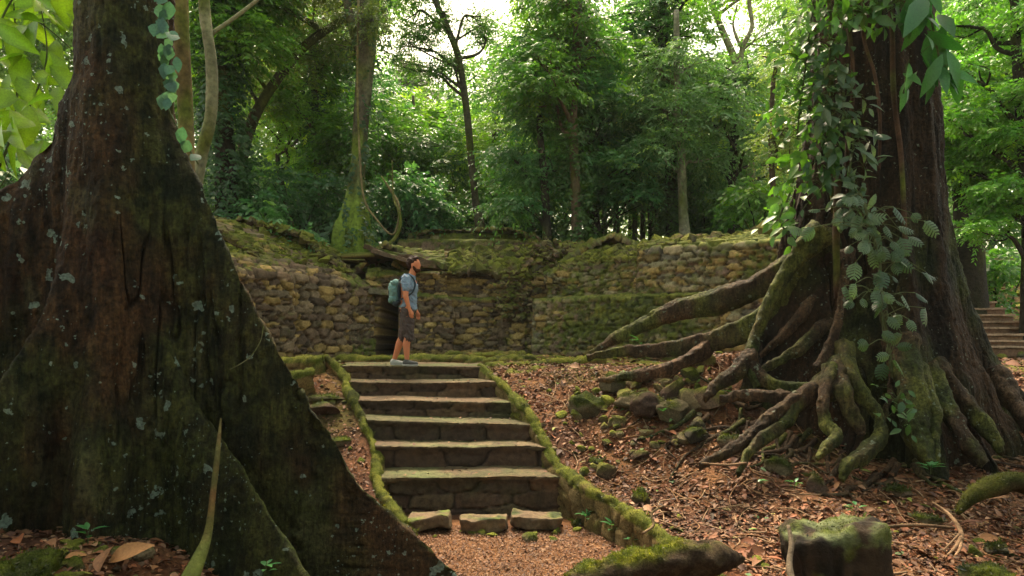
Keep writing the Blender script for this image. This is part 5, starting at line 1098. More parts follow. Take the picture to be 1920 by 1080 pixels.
leaf_plant('broadleaf_shrub', 'small grey green leaves low at the left edge of the picture', 'shrub', P_, unit(bl.normal(0, .6, (14, 3)) + np.array([.4, -.4, -.3])), unit(bl.normal(0, .4, (14, 3)) + np.array([0, -.5, .8])), bl.uniform(.15, .3, 14), bl.uniform(.08, .14, 14), ([.09, .17, .08], [.12, .2, .1]), 721,
           stems=[([at(-40, 420, 8), at(-5, 360, 8), at(20, 320, 8)], [.012, .009, .004])])
shrub('lush bright green bush seen between twigs at the far left', 60, 330, 12.5, 1.3, 330, G_LIME, n=9, ll=.18, lw=.1, wide=2.2, tall=1.6, per=300)

# ------------------------------------------------------------------ ground cover
def on_ground(X, Y): return ground(X, Y)
def scatter_xy(rng, n, ymin, ymax, keep):
    Y = rng.uniform(ymin, ymax, n * 3); X = xat(rng.uniform(-330, 2250, n * 3), Y); k = keep(X, Y); return X[k][:n], Y[k][:n]
def litter(name, label, n, ll, pal, seed, ymin, ymax, keep, asp=.5, lift=.012, mat=M_LITTER, tilt=.38, kind='stuff', curl=.35):
    rng = np.random.default_rng(seed); X, Y = scatter_xy(rng, n, ymin, ymax, keep); n = len(X)
    Z_ = on_ground(X, Y) + rng.uniform(0, 1, n) * lift + .012
    th = rng.uniform(0, 2 * PI, n); D = unit(np.stack([np.cos(th), np.sin(th), rng.normal(0, tilt * .6, n)], 1)); N_ = unit(np.stack([rng.normal(0, tilt, n), rng.normal(0, tilt, n), np.ones(n)], 1))
    Ln = ll * rng.lognormal(0, .4, n); Wd = Ln * asp * rng.uniform(.6, 1.4, n)
    c = np.array(pal)[rng.integers(0, len(pal), n)] * rng.uniform(.6, 1.15, (n, 1)) * (1 - .35 * ss(.0, .5, n2(X * 1.2, Y * 1.2, 5, 3)))[:, None]
    V, Fq = leaflets(np.stack([X, Y, Z_], 1), D, N_, Ln, Wd, .35, curl * 1.0, True)
    return tag(mesh_np(name, V, Fq, mat, None, np.repeat(c, 15, 0), True), label, name.replace('_', ' ') if False else 'leaf litter', kind=kind)
LP = [[.15, .062, .024], [.21, .095, .036], [.11, .040, .020], [.30, .15, .075], [.19, .070, .028], [.075, .030, .017], [.26, .085, .032], [.30, .16, .085], [.15, .065, .03], [.09, .05, .025]]
slope = lambda X, Y: (X > right_edge(Y) + .1)
sl_l = lambda X, Y: (X < left_edge(Y) - .1)
litter('leaf_litter', 'larger curled dry leaves lying loose on the right slope', 2200, .078, LP[:7], 807, 4.0, 11.0, slope, asp=.5, lift=.03, tilt=.5)
litter('leaf_litter', 'reddish brown dry leaves covering the slope right of the stairs', 52000, .042, LP, 801, 4.0, 11.5, slope)
litter('leaf_litter', 'brown dry leaves on the strip between the giant tree and the stairs', 20000, .043, LP, 802, 3.6, 10.6, sl_l)
litter('leaf_litter', 'sparse fallen leaves on the mossy terrace at the wall foot', 3500, .07, LP + [[.12, .16, .04], [.20, .22, .06]], 803, 10.8, 15.0, lambda X, Y: X < 3)
litter('leaf_litter', 'dry leaves on the far slope right of the fig', 7000, .10, LP, 804, 9.0, 20.0, lambda X, Y: X > 4.2)
litter('leaf_litter', 'fine orange brown chips of litter on the path at the stair foot', 42000, .017, [[.20, .088, .034], [.15, .062, .025], [.24, .12, .052], [.095, .036, .016]], 805, 4.6, 7.3, lambda X, Y: (X > left_edge(Y)) & (X < right_edge(Y) - .05), asp=.6, lift=.006)
litter('green_leaves', 'scattered green and yellow fallen leaves on the brown slope', 420, .085, [[.12, .19, .03], [.22, .24, .04], [.06, .13, .04], [.26, .20, .05]], 806, 4.2, 10.5, slope, asp=.55)
# a few leaves blown on the treads
rt = np.random.default_rng(44); P_ = []
for i_ in range(6):
    l_ = LIPS[i_]; 
    for _ in range(26 if i_ < 4 else 34): P_.append((rt.uniform(xat(l_[0], l_[2]) + .1, xat(l_[1], l_[2]) - .1), l_[2] + rt.beta(2.2, 1.2) * .5, zat((l_[3] + l_[4]) / 2, l_[2]) + .022))
P_ = np.array(P_); n = len(P_); th = rt.uniform(0, 2 * PI, n); V, Fq = leaflets(P_, unit(np.stack([np.cos(th), np.sin(th), rt.normal(0, .15, n)], 1)), unit(np.stack([rt.normal(0, .3, n), rt.normal(0, .3, n), np.ones(n)], 1)), .045 * rt.lognormal(0, .35, n), .022 * rt.lognormal(0, .35, n), .3, .2, True)
tag(mesh_np('leaf_litter', V, Fq, M_LITTER, None, np.repeat(np.array(LP)[rt.integers(0, len(LP), n)], 15, 0), True), 'few dry leaves and bits blown on the stair treads', 'leaf litter', kind='stuff')
# twigs
def twigs(label, n, seed, keep, ymin, ymax):
    rng = np.random.default_rng(seed); X, Y = scatter_xy(rng, n, ymin, ymax, keep); mb = MB()
    for k in range(len(X)):
        a = rng.uniform(0, 2 * PI); L_ = rng.uniform(.12, .5); m = .06 * rng.normal(); P = []
        for t in (0, .5, 1):
            x = X[k] + math.cos(a) * L_ * t - math.sin(a) * m * (t * (1 - t) * 4); y = Y[k] + math.sin(a) * L_ * t + math.cos(a) * m * (t * (1 - t) * 4); P.append((x, y, float(ground(x, y)) + .02 + .015 * rng.random()))
        r_ = rng.uniform(.003, .008); V, Fl = tube(P, [r_, r_, r_ * .5], 5, .1, k, 3); c = np.array([[.22, .12, .06], [.10, .055, .03], [.30, .19, .11]])[rng.integers(0, 3)]; mb.add(V, Fl, c)
    return tag(mb.build('twigs', M_TRUNK), label, 'twigs', kind='stuff')
twigs('thin broken twigs strewn over the right slope', 1000, 811, slope, 4.2, 10.5)
twigs('thin twigs strewn on the left strip beside the stairs', 260, 812, sl_l, 4.0, 10.5)
# pebbles and small stones
def pebbles(label, n, size, seed, keep, ymin, ymax, moss):
    rng = np.random.default_rng(seed); X, Y = scatter_xy(rng, n, ymin, ymax, keep); S = size * rng.lognormal(0, .4, len(X)); return tag(rocks_merged('pebbles', M_MOSS, np.stack([X, Y, ground(X, Y) + S * .15], 1), S, seed, moss, .6, 2, tilt=.6), label, 'stones', kind='stuff')
pebbles('little mossy stones half buried on the right slope', 150, .045, 821, slope, 4.5, 10.5, .55)
pebbles('small flat stones on the left strip by the kerb', 110, .06, 822, sl_l, 6.5, 10.5, .4)
pebbles('small stones along the foot of the walls', 240, .06, 823, lambda X, Y: X < 2.5, 12.0, 15.2, .7)
pebbles('stones and clods on the far right slope', 420, .12, 824, lambda X, Y: X > 5.5, 13, 20, .4)
pebbles('pebbles lying below the stair foot blocks', 46, .045, 825, lambda X, Y: (X > -1.35) & (X < .8), 6.75, 7.15, .35)
pebbles('tiny stones along the foot of the right side wall', 26, .04, 826, lambda X, Y: (X > right_edge(Y) - .28) & (X < right_edge(Y) - .12), 5.6, 7.4, .5)

gq = np.random.default_rng(31); n = 210; Y = gq.uniform(7.7, 9.5, n); X = xat(gq.normal(1210, 85, n), Y); S = .055 * gq.lognormal(0, .5, n)
tag(rocks_merged('rubble', M_MOSS, np.stack([X, Y, ground(X, Y) + S * .2], 1), S, 830, .35, .6, 2, tilt=1.2), 'brown and mossy rubble and clods packed under the arching roots', 'rubble', kind='stuff')
# single rocks: (px, py of centre, Y, size, seed, moss, label)
RK = [(1100, 716, 8.9, (.30, .24, .17), 1, .55, 'mossy boulder leftmost of the cluster under the fig roots'),
      (1150, 680, 9.1, (.24, .2, .15), 2, .35, 'brown rock above the leftmost mossy boulder'),
      (1180, 706, 8.6, (.22, .2, .15), 3, .3, 'dark rock in the middle of the cluster under the roots'),
      (1216, 722, 8.3, (.26, .22, .20), 4, .05, 'large dark angular boulder under the arching roots'),
      (1205, 664, 8.9, (.20, .17, .13), 5, .75, 'rounded yellow green mossy stone on top of the root cluster'),
      (1262, 700, 8.1, (.22, .2, .17), 6, .2, 'brown rock pressed against the arching root'),
      (1300, 735, 7.7, (.20, .18, .12), 7, .4, 'mossy rock in front of the arching root foot'),
      (1455, 795, 7.0, (.17, .15, .12), 8, .6, 'dark mossy knob beside the creeping root'),
      (1370, 745, 7.5, (.18, .16, .10), 9, .4, 'low mossy rock below the thick yellowish root'),
      (1082, 852, 7.3, (.08, .07, .05), 10, .7, 'small mossy stone beside the right side wall'),
      (1197, 868, 6.9, (.14, .12, .10), 11, .55, 'mossy stone alone on the middle of the slope'),
      (1120, 790, 7.9, (.15, .11, .06), 12, .5, 'flat stone on the slope below the boulders'),
      (1685, 850, 6.5, (.14, .12, .08), 13, .6, 'yellowish mossy stone at the foot of the fig'),
      (1568, 930, 5.65, (.14, .12, .07), 14, .55, 'flat mossy stone behind the square stump'),
      (1530, 835, 6.6, (.16, .13, .13), 15, .3, 'dark knob of rock beside the hooked root'),
      (1862, 1034, 4.62, (.26, .18, .15), 16, .6, 'mossy angular boulder at the lower right'),
      (60, 1080, 3.75, (.24, .20, .16), 17, .85, 'rounded pale green mossy boulder at the lower left corner'),
      (4, 1052, 3.95, (.17, .15, .12), 18, .6, 'dark mossy stone cut by the left edge of the picture'),
      (1362, 1076, 4.55, (.17, .13, .10), 19, .85, 'bright green mossy stone beside the fallen log end'),
      (1862, 950, 5.35, (.12, .10, .07), 20, .4, 'brown stone under the mossy surface root'),
      (995, 768, 8.8, (.13, .10, .08), 21, .75, 'mossy stone leaning on the outside of the right side wall'),
      (600, 745, 9.3, (.32, .24, .10), 22, .35, 'flat brown rock between the left kerb and the giant tree'),
      (615, 715, 9.6, (.30, .20, .07), 23, .55, 'mossy flat slab at the top of the left strip'),
      (640, 800, 8.6, (.26, .16, .06), 24, .45, 'flat mossy stone midway down the left strip'),
      (768, 990, 6.85, (.11, .09, .08), 25, .5, 'mossy stone at the lower end of the left kerb'),
      (1740, 905, 6.0, (.16, .12, .06), 26, .6, 'leafy mossy clump of stone right of the hooked root'),
      (1800, 700, 9.5, (.3, .2, .15), 27, .2, 'dark rock behind the fig buttress on the right')]
for px, py, Y, s, sd_, mo, lab in RK:
    c_ = at(px, py, Y); gz_ = float(ground(c_[0], c_[1])); 
    if c_[2] - s[2] * .55 > gz_: c_[2] = gz_ + s[2] * (.9 if sd_ in (2, 5) else .45)
    o = one_rock('rock', M_MOSS, c_, s, 900 + sd_, mo, 5 if Y < 6 else 4, rotz=sd_ * .7, tint=.5 if 1080 < px < 1320 else .9); tag(o, lab, 'rock'); moss_tufts(o, 900 if Y < 6 else 260, .014 if Y < 6 else .02, sd_)

# fallen mossy log across the path end
V, Fl = tube([at(1035, 1125, 4.5), at(1090, 1092, 4.6), at(1160, 1072, 4.7), at(1240, 1055, 4.75), at(1310, 1050, 4.8), at(1362, 1046, 4.85), at(1392, 1050, 4.9)], [.05, .10, .12, .125, .12, .10, .035], 40, .55, 5, 22, 3, .2, 4.5)
V = V + np.stack([fbm(V * 9, 60 + k_, 4) for k_ in range(3)], 1) * .035
def log_cols(V, seed, top=.35):
    n = V[:, 2]; f = fbm(V * 6, seed, 4); d = fbm(V * 14, seed + 1, 3)
    a = cmix([.045, .03, .02], [.085, .06, .035], ss(-.4, .4, d)); return a, f, d
a, f, d = log_cols(V, 5); hh = np.interp(V[:, 0], [0.3, 1.6], [-1.72, -1.52])
mb = MB(); mb.add(V, Fl, cmix(a, cmix(MOSS * .9, MOSS2, ss(-.3, .4, d)), ss(.02, .12, V[:, 2] - hh + .10 * f)))
lg = tag(mb.build('fallen_log', M_MOSS), 'fallen mossy log lying across the bottom edge in front of the path', 'log'); moss_tufts(lg, 6000, .009, 3)
# square stump
def stump():
    V, Fc = ICO[5]; V = V.copy()
    p = 6.0; s = (np.abs(V[:, :2]) ** p).sum(1) ** (-1 / p) * 0 + 1 / ((np.abs(V) ** p).sum(1)) ** (1 / p)
    V = V * s[:, None]; V = V * np.array([.32, .21, .30]); rc_ = np.random.default_rng(8)
    for _ in range(9):
        n_ = rc_.normal(size=3) * np.array([1, 1, .6]); n_ /= np.linalg.norm(n_); d_ = rc_.uniform(.235, .30); t_ = V @ n_ - d_; V = V - n_ * (np.maximum(t_, 0) * .95)[:, None]
    V[:, 0] *= 1 + .12 * (V[:, 2] / .3); V[:, 2] += (V[:, 2] > 0) * (.05 * V[:, 0] / .36 + .035 * n2(V[:, 0] * 8, V[:, 1] * 8, 3, 3))
    n = unit(V); V = V + n * (.07 * fbm(V * np.array([5, 5, 3]), 71, 4) + .03 * fbm(V * np.array([22, 22, 5]), 72, 4))[:, None]
    up = V[:, 2] > .20
    c = cmix([.014, .010, .007], [.040, .026, .015], ss(-.4, .4, fbm(V * np.array([16, 16, 4]), 73, 3)))
    mm = ss(-.1, .3, fbm(V * 7, 74, 4) * 1.5 + up * .38 - .34 + .15 * ss(.12, .25, V[:, 2])); c = cmix(c, cmix(MOSS * .9, [.13, .15, .07], ss(-.3, .4, fbm(V * 12, 75, 3))), mm * .85)
    o = mesh_np('tree_stump', V, Fc, M_TRUNK, None, c, True, loc=tuple(at(1562, 1062, 4.55))); tag(o, 'square dark stump with green mossy top near the bottom edge', 'stump'); moss_tufts(o, 1300, .008, 4)
stump()
V, Fl = tube([at(1478, 985, 4.28), at(1484, 1020, 4.2), at(1480, 1060, 4.1), at(1490, 1110, 4.0)], [.012, .018, .02, .025], 8, .2, 3, 6); mb = MB(); mb.add(V, Fl, bark_cols(V, [.20, .15, .10], 3, .1)); tag(mb.build('liana', M_TRUNK), 'pale thin root standing against the square stump', 'root')
V, Fl = tube([at(1795, 962, 5.25), at(1822, 932, 5.3), at(1860, 912, 5.35), at(1905, 905, 5.4), at(1960, 925, 5.4), at(2000, 960, 5.4)], [.02, .055, .075, .085, .08, .06], 22, .4, 7, 10, 2, .1, 5); mb = MB(); mb.add(V, Fl, root_cols(V, 7, .85)); sr = tag(mb.build('surface_root', M_MOSS), 'mossy root arching out of the soil at the right edge', 'root'); moss_tufts(sr, 2500, .009, 5)
bt = MB()
for P_, r_ in [([at(1748, 948, 5.2), at(1778, 970, 5.1), at(1800, 1000, 4.95), at(1802, 1022, 4.85)], [.006, .013, .018, .02]), ([at(1802, 1015, 4.87), at(1790, 1035, 4.8), at(1776, 1048, 4.74)], [.018, .012, .005]), ([at(1802, 1018, 4.87), at(1800, 1036, 4.78), at(1790, 1050, 4.72)], [.016, .011, .005]), ([at(1800, 1008, 4.9), at(1788, 1020, 4.85), at(1768, 1040, 4.78)], [.012, .008, .004])]:
    V, Fl = tube(P_, r_, 7, .15, 4, 6); V[:, 2] += .03; bt.add(V, Fl, bark_cols(V, [.38, .23, .13], 4, -.2))
tag(bt.build('forked_branch', M_TRUNK), 'pale brown forked branch lying on the litter at the lower right', 'branch')
for k, (p_, lab) in enumerate([([at(1310, 868, 6.6), at(1360, 872, 6.55), at(1400, 868, 6.6)], 'short brown root stub low on the slope'), ([at(1205, 1000, 5.5), at(1225, 985, 5.6), at(1222, 962, 5.7), at(1245, 948, 5.8)], 'curled bare twig just above the right side wall'), ([at(1560, 1000, 5.2), at(1700, 985, 5.3), at(1790, 990, 5.25)], 'long thin twig lying between stump and forked branch')]):
    V, Fl = tube(p_, [.012, .014, .012, .008][:len(p_)], 6, .2, k, 6); mb = MB(); mb.add(V, Fl, bark_cols(V, [.15, .09, .05], k, 0)); tag(mb.build('twig', M_TRUNK), lab, 'twig')

# small plants on the ground
def tiny_plant(px, py, Y, n, ll, pal, seed, label, ratio=.42, up=.5):
    rng = np.random.default_rng(seed); b = at(px, py, Y); b[2] = max(b[2] - ll * .5, float(ground(b[0], b[1]))); th = rng.uniform(0, 2 * PI, n)
    P = b[None] + np.stack([np.cos(th), np.sin(th), np.ones(n)], 1) * np.array([.02, .02, 0]) + np.array([0, 0, 1.0]) * rng.uniform(.3, 1, (n, 1)) * ll
    D = unit(np.stack([np.cos(th), np.sin(th), np.full(n, up) + rng.normal(0, .2, n)], 1)); N_ = unit(np.stack([-np.cos(th) * .4, -np.sin(th) * .4, np.ones(n)], 1))
    leaf_plant('seedling', label, 'seedling', P, D, N_, ll * rng.uniform(.7, 1.2, n), ll * ratio * rng.uniform(.8, 1.2, n), pal, seed, 'seedlings on the forest floor', stems=[([b, b + np.array([0, 0, ll * .6]), b + np.array([.01, 0, ll])], [.004, .003, .002])])
GS = ([.03, .13, .04], [.06, .20, .05])
for k, (px, py, Y, n, ll, lab) in enumerate([(165, 1006, 4.0, 6, .09, 'tiny green seedling beside big brown leaves under the giant trunk'), (498, 1066, 4.15, 6, .08, 'small dark green seedling at the foot of the giant buttress'),
        (1100, 968, 7.1, 9, .12, 'little green plant beside the last step at the right side wall'), (1150, 990, 6.75, 10, .12, 'little green plant midway along the right side wall foot'), (1185, 1010, 6.35, 7, .09, 'little green plant nearest the log at the right side wall foot'),
        (1200, 640, 9.2, 5, .14, 'small upright seedling above the rock cluster'), (1605, 955, 5.4, 5, .08, 'bright seedling just behind the square stump'), (1375, 742, 7.4, 7, .10, 'small green plant between the yellowish roots'),
        (1490, 910, 6.0, 7, .07, 'low seedling on the slope left of the hooked root end'), (1245, 770, 7.8, 6, .08, 'low seedling on the slope below the boulders'), (1420, 905, 6.0, 6, .07, 'low seedling midway between stump and creeping root'), (1745, 880, 6.3, 12, .10, 'leafy seedling clump at the front foot of the fig')]):
    tiny_plant(px, py, Y, n, ll, GS, 950 + k, lab)
# big curled brown leaves at the foot of the giant
BLV = [(205, 1018, 3.9, .24, 30), (185, 1040, 3.8, .2, 100), (310, 1060, 3.75, .14, 200), (235, 1062, 3.7, .13, 10), (120, 1045, 3.85, .13, 60), (265, 1068, 3.7, .12, 150), (330, 1040, 3.85, .11, 80), (90, 1020, 4.0, .12, 300)]
labs = ['big curled orange brown dead leaf standing up beside the green seedling', 'big dead brown leaf lying just below the curled orange one', 'brown dead leaf near the hanging orange root', 'dead leaf lying among stones at the bottom edge', 'brown dead leaf right of the mossy corner boulder', 'small dead leaf at the bottom edge left of the hanging root', 'dark dead leaf against the foot of the trunk', 'dead leaf behind the mossy corner boulder']
for k, (px, py, Y, ll, a) in enumerate(BLV):
    p_ = at(px, py, Y); p_[2] = float(ground(p_[0], p_[1])) + .03; D = unit(np.array([[math.cos(R(a)), math.sin(R(a)) * .5, .55 if k < 2 else .15]])); N_ = unit(np.array([[-.3, -.8, .6]] if k < 2 else [[.1, -.3, 1.0]]))
    V, Fq = leaflets(p_[None], D, N_, np.array([ll]), np.array([ll * .55]), .5, .35, True)
    o = mesh_np('dead_leaf', V, Fq, M_LITTER, None, np.tile([[.30, .14, .05], [.20, .09, .04]][k % 2], (15, 1)), True); sm = o.modifiers.new('s', 'SUBSURF'); sm.levels = sm.render_levels = 2; tag(o, labs[k], 'dead leaf', 'large dead leaves under the giant trunk')
g = np.random.default_rng(12); n = 90; X = xat(g.uniform(60, 380, n), 3.8); Y = g.uniform(3.6, 4.15, n)
tag(rocks_merged('pebbles', M_MOSS, np.stack([X, Y, ground(X, Y) + .01], 1), .035 * g.lognormal(0, .4, n), 826, .5, .5, 2), 'greenish flat stones and clods at the foot of the giant trunk', 'stones', kind='stuff')

# ------------------------------------------------------------------ the man
def from_shapes(name, caps, ells, vox, mat, parent, smooth_it=4, fold=0.0):
    """one continuous surface grown from joined tapered limbs (caps: p0,r0,p1,r1) and rounded masses (centre, radii, tilt about y)"""
    mb = MB(); bV, bF = ICO[3]
    for p0, r0, p1, r1 in caps:
        p0, p1 = np.array(p0, float), np.array(p1, float); n = max(2, int(np.linalg.norm(p1 - p0) / (min(r0, r1) * .25)) + 1)
        ts = np.linspace(0, 1, n); V, Fl = tube([p0 * (1 - t) + p1 * t for t in (0, .5, 1)], [r0, (r0 + r1) / 2, r1], 16, 0, 0, 4)
        mb.add(V, Fl); mb.add(bV * r0 * .995 + p0, bF); mb.add(bV * r1 * .995 + p1, bF)
    for c, r_, tl in ells:
        V = bV * np.array(r_); ca, sa = math.cos(R(tl)), math.sin(R(tl)); V = np.stack([V[:, 0] * ca + V[:, 2] * sa, V[:, 1], -V[:, 0] * sa + V[:, 2] * ca], 1); mb.add(V + np.array(c), bF)
    o = mb.build(name, mat, None); m = o.modifiers.new('r', 'REMESH'); m.mode = 'VOXEL'; m.voxel_size = vox; m.use_smooth_shade = True
    s = o.modifiers.new('s', 'SMOOTH'); s.factor = .5; s.iterations = smooth_it
    dg = bpy.context.evaluated_depsgraph_get(); dg.update(); me = bpy.data.meshes.new_from_object(o.evaluated_get(dg)); o.modifiers.clear(); old = o.data; o.data = me; bpy.data.meshes.remove(old); me.name = name
    if fold:
        nv = len(me.vertices); co = np.empty(nv * 3, np.float32); no = np.empty(nv * 3, np.float32); me.vertices.foreach_get('co', co); me.vertices.foreach_get('normal', no); co, no = co.reshape(-1, 3), no.reshape(-1, 3)
        q_ = co + .05 * np.stack([fbm(co * 5, 3, 2), fbm(co * 5, 4, 2), fbm(co * 5, 5, 2)], 1); f_ = 1 - 2 * np.abs(fbm(q_ * np.array([9, 9, 15]) + q_[:, :1] * 6, 8, 3)); co = co + no * (fold * (f_ - .5))[:, None]; me.vertices.foreach_set('co', co.astype(np.float32).ravel()); me.update()
    o.parent = parent; return o
M_SKIN = plain('skin', (.56, .20, .10), .5, .08, 12, .1, 200); M_HAIR = plain('hair', (.028, .010, .006), .6, .5, 60, .8, 150)
M_BEARD = plain('beard', (.06, .022, .010), .8, .5, 60, .8, 150); M_SHIRT = plain('shirt', (.20, .27, .36), .9, .15, 60, .3, 250); M_SHORT = plain('shorts', (.085, .062, .058), .9, .2, 30, .3, 200)
M_SHOE = plain('shoe', (.10, .095, .09), .7, .3, 60); M_SHOE2 = plain('shoe_sole', (.42, .40, .37), .7); M_PACK = plain('pack', (.13, .23, .22), .75, .15, 20, .3, 160); M_PACK2 = plain('pack_dark', (.03, .045, .06), .7, .2)
M_EYE = plain('eye', (.02, .012, .01), .3)
MX, MY = xat(760, 10.72), 10.72; mz = -.318
man = empty('person', (MX, MY, mz), 'man in grey blue shirt and dark shorts standing at the stair top looking up', 'person')
r_ = -.02
# local: x to the picture's right (the way he faces), y away, z up
neck = (.105, 0, 1.50); hc = (.155, 0, 1.675)
shN, shF = (.035, -.175, 1.44), (.045, .165, 1.44)
elN, wrN = (.045, -.235, 1.145), (.100, -.225, .945); elF, wrF = (.075, .22, 1.15), (.15, .20, .94)
hipN, hipF = (.045, -.09, .92), (.02, .09, .92); knN, knF = (.065, -.10, .49), (-.06, .10, .50); anN, anF = (.045, -.105, .085), (-.205, .105, .10)
caps = [((.03, 0, 1.05), .125, (.06, 0, 1.36), .135), (neck, .06, (.135, 0, 1.60), .055), ((.04, -.1, 1.40), .085, (.04, .1, 1.40), .085), (shN, .062, elN, .044), (elN, .045, wrN, .028), (shF, .062, elF, .044), (elF, .045, wrF, .028),
        (hipN, .098, knN, .062), (hipF, .098, knF, .062), (knN, .058, (.035, -.103, .36), .062), ((.035, -.103, .36), .062, anN, .036), (knF, .058, (-.115, .103, .37), .062), ((-.115, .103, .37), .062, anF, .036),
        ((anN[0] - .02, anN[1], .045), .034, (anN[0] + .15, anN[1] - .03, .03), .024), ((anF[0] - .02, anF[1], .05), .034, (anF[0] + .14, anF[1], .03), .024)]
ells = [((.148, 0, 1.705), (.100, .076, .105), -14), ((.185, 0, 1.645), (.062, .055, .072), -20), ((.03, 0, .97), (.13, .16, .13), 0), ((.07, 0, 1.33), (.125, .165, .13), 0),
        ((.245, 0, 1.675), (.022, .013, .018), -30), ((.228, 0, 1.698), (.014, .010, .03), -20), ((.226, 0, 1.628), (.020, .022, .010), 0), ((.215, 0, 1.600), (.028, .03, .022), -10), ((.130, -.078, 1.675), (.020, .010, .032), -10), ((.130, .078, 1.675), (.020, .010, .032), -10),
        ((.222, -.03, 1.712), (.014, .022, .008), 0), ((.222, .03, 1.712), (.014, .022, .008), 0)]
def hand(wr, sgn):
    x, y, z = wr; out = [((x, y, z), .027, (x + .018, y, z - .045), .030), ((x + .018, y, z - .045), .030, (x + .028, y, z - .085), .028)]
    for k, (dx, ln) in enumerate([(.030, .068), (.011, .080), (-.008, .074), (-.026, .058)]):
        b0 = (x + .026 + dx, y, z - .088); b1 = (b0[0] + .008, y + .004 * sgn, b0[2] - ln * .5); b2 = (b1[0] + .004, y + .022 * sgn, b1[2] - ln * .42); out += [(b0, .0092, b1, .0085), (b1, .0085, b2, .0072)]
    t0 = (x + .035, y + .012 * sgn, z - .035); t1 = (x + .062, y + .02 * sgn, z - .068); t2 = (x + .066, y + .022 * sgn, z - .098); return out + [(t0, .012, t1, .0105), (t1, .0105, t2, .0085)]
caps += hand(wrN, 1) + hand(wrF, -1)
body = from_shapes('body', caps, ells, .0062, M_SKIN, man, 2)
from_shapes('hair', [((.105, -.0, 1.79), .045, (.165, 0, 1.80), .045)], [((.118, 0, 1.752), (.104, .086, .072), -22), ((.082, 0, 1.70), (.060, .076, .075), 0), ((.160, -.02, 1.79), (.062, .055, .034), -14), ((.185, .02, 1.783), (.040, .042, .026), -14)], .007, M_HAIR, man, 1, .02)
from_shapes('beard', [((.135, -.070, 1.655), .014, (.175, -.052, 1.605), .026), ((.135, .070, 1.655), .014, (.175, .052, 1.605), .026)], [((.198, 0, 1.592), (.052, .056, .040), -25), ((.225, 0, 1.600), (.030, .034, .030), -20), ((.238, 0, 1.648), (.012, .028, .008), 0)], .006, M_BEARD, man, 1, .01)
for s in (-1, 1): mb = MB(); mb.add(ICO[2][0] * np.array([.006, .010, .006]) + np.array([.229, s * .033, 1.702]), ICO[2][1]); mb.build('eye', M_EYE, man)
shirt = from_shapes('shirt', [((.045, -.10, 1.415), .088, (.045, .10, 1.415), .088), (shN, .076, (.046, -.222, 1.285), .068), (shF, .076, (.066, .205, 1.285), .068), ((.095, 0, 1.475), .072, (.06, 0, 1.44), .10)],
            [((.075, 0, 1.31), (.135, .178, .17), -6), ((.065, 0, 1.13), (.128, .165, .20), 0), ((.062, 0, 1.0), (.132, .168, .12), 0), ((.045, 0, .99), (.148, .175, .07), 0), ((.045, 0, .945), (.150, .178, .045), 0)], .009, M_SHIRT, man, 3, .022)
from_shapes('shorts', [((.045, -.085, .90), .118, (.068, -.10, .52), .088), ((.02, .085, .90), .118, (-.035, .10, .52), .088), ((.068, -.10, .52), .088, (.068, -.10, .475), .086), ((-.035, .10, .52), .088, (-.045, .10, .475), .086)], [((.035, 0, .93), (.142, .172, .10), 0)], .010, M_SHORT, man, 2, .026)
for an, sg in ((anN, 0), (anF, 1)):
    x, y = an[0], an[1]; sh = from_shapes('shoe', [((x - .03, y, .055), .045, (x + .06, y - .01, .048), .044), ((x + .06, y - .01, .045), .044, (x + .155, y - .02, .036), .036)], [((x - .005, y, .085), (.048, .045, .04), 0)], .008, M_SHOE if sg == 0 else M_SHOE2, man, 2)
    from_shapes('sole', [((x - .035, y, .018), .040, (x + .155, y - .02, .016), .038)], [], .008, M_SHOE2, sh, 1).data.transform(__import__('mathutils').Matrix.Diagonal((1, 1, .8, 1)))
pk = empty('backpack', (MX, MY, mz + 1.0), 'teal backpack with dark base on the back of the man', 'backpack')
W_ = (MX, MY, mz); sh = lambda p_: p_
def lp(x, y, z): return (x, y, z - 1.0)
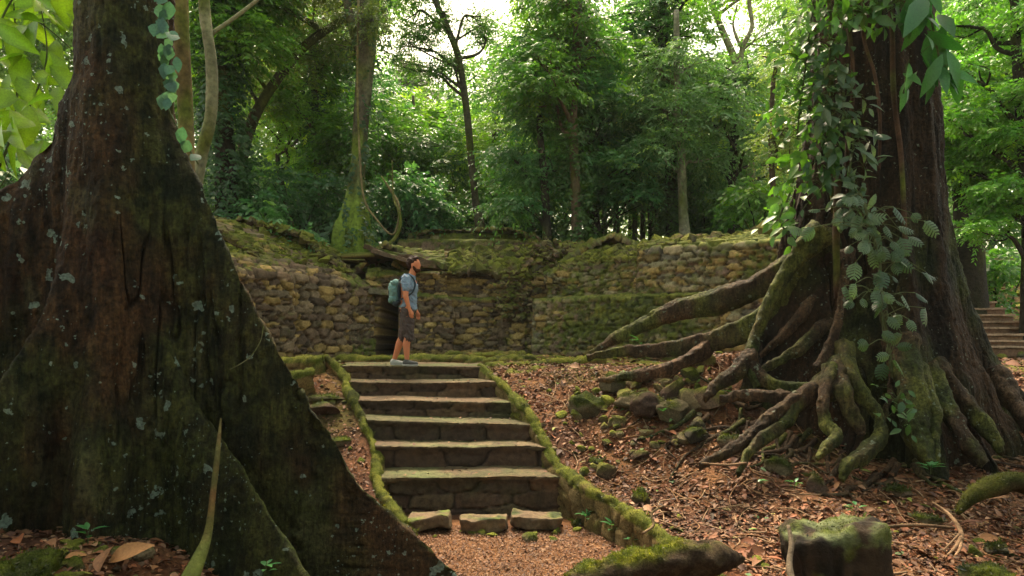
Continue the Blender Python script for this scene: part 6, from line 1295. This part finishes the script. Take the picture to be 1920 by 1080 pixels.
from_shapes('bag', [(lp(-.165, -.085, 1.365), .062, lp(-.165, .085, 1.365), .062), (lp(-.19, -.085, 1.10), .075, lp(-.19, .085, 1.10), .075)], [(lp(-.175, 0, 1.24), (.095, .155, .20), -6), (lp(-.165, 0, 1.38), (.075, .13, .06), -6)], .010, M_PACK, pk, 2, .03)
from_shapes('base', [(lp(-.155, -.10, 1.045), .055, lp(-.155, .10, 1.045), .055)], [(lp(-.13, 0, 1.06), (.085, .15, .05), 0)], .010, M_PACK2, pk, 2)
from_shapes('back_panel', [], [(lp(-.092, 0, 1.22), (.035, .14, .20), -4)], .010, M_PACK2, pk, 2)
for s in (-1, 1):
    V, Fl = tube([lp(-.09, s * .10, 1.40), lp(-.02, s * .115, 1.50), lp(.06, s * .115, 1.515), lp(.155, s * .12, 1.44), lp(.185, s * .13, 1.33), lp(.13, s * .165, 1.20), lp(.0, s * .178, 1.12), lp(-.10, s * .13, 1.08)], [.014] * 8, 8, 0, 0, 6); mb = MB(); mb.add(V, Fl); mb.build('strap', M_PACK2, pk)
V, Fl = tube([lp(-.245, -.03, 1.36), lp(-.275, -.01, 1.24), lp(-.268, 0, 1.12)], [.008] * 3, 6, 0, 0, 5); mb = MB(); mb.add(V, Fl); mb.build('zip', M_PACK2, pk)

# ------------------------------------------------------------------ haze of the damp air
HAZE = 0.0004
if HAZE:
    hb = bpy.data.meshes.new('haze'); bm = bmesh.new(); bmesh.ops.create_cube(bm, size=1); bm.to_mesh(hb); bm.free(); ho = bpy.data.objects.new('haze', hb); COL.objects.link(ho)
    ho.scale = (1000, 600, 60); ho.location = (0, 180, 24); m, nt, b = nodes('haze'); nt.nodes.remove(b); pv = nt.nodes.new('ShaderNodeVolumePrincipled'); pv.inputs['Density'].default_value = HAZE; pv.inputs['Color'].default_value = (.95, 1, .95, 1)
    nt.links.new(pv.outputs[0], nt.nodes['Material Output'].inputs['Volume']); hb.materials.append(m); tag(ho, 'thin pale haze in the damp forest air', 'haze', kind='stuff')
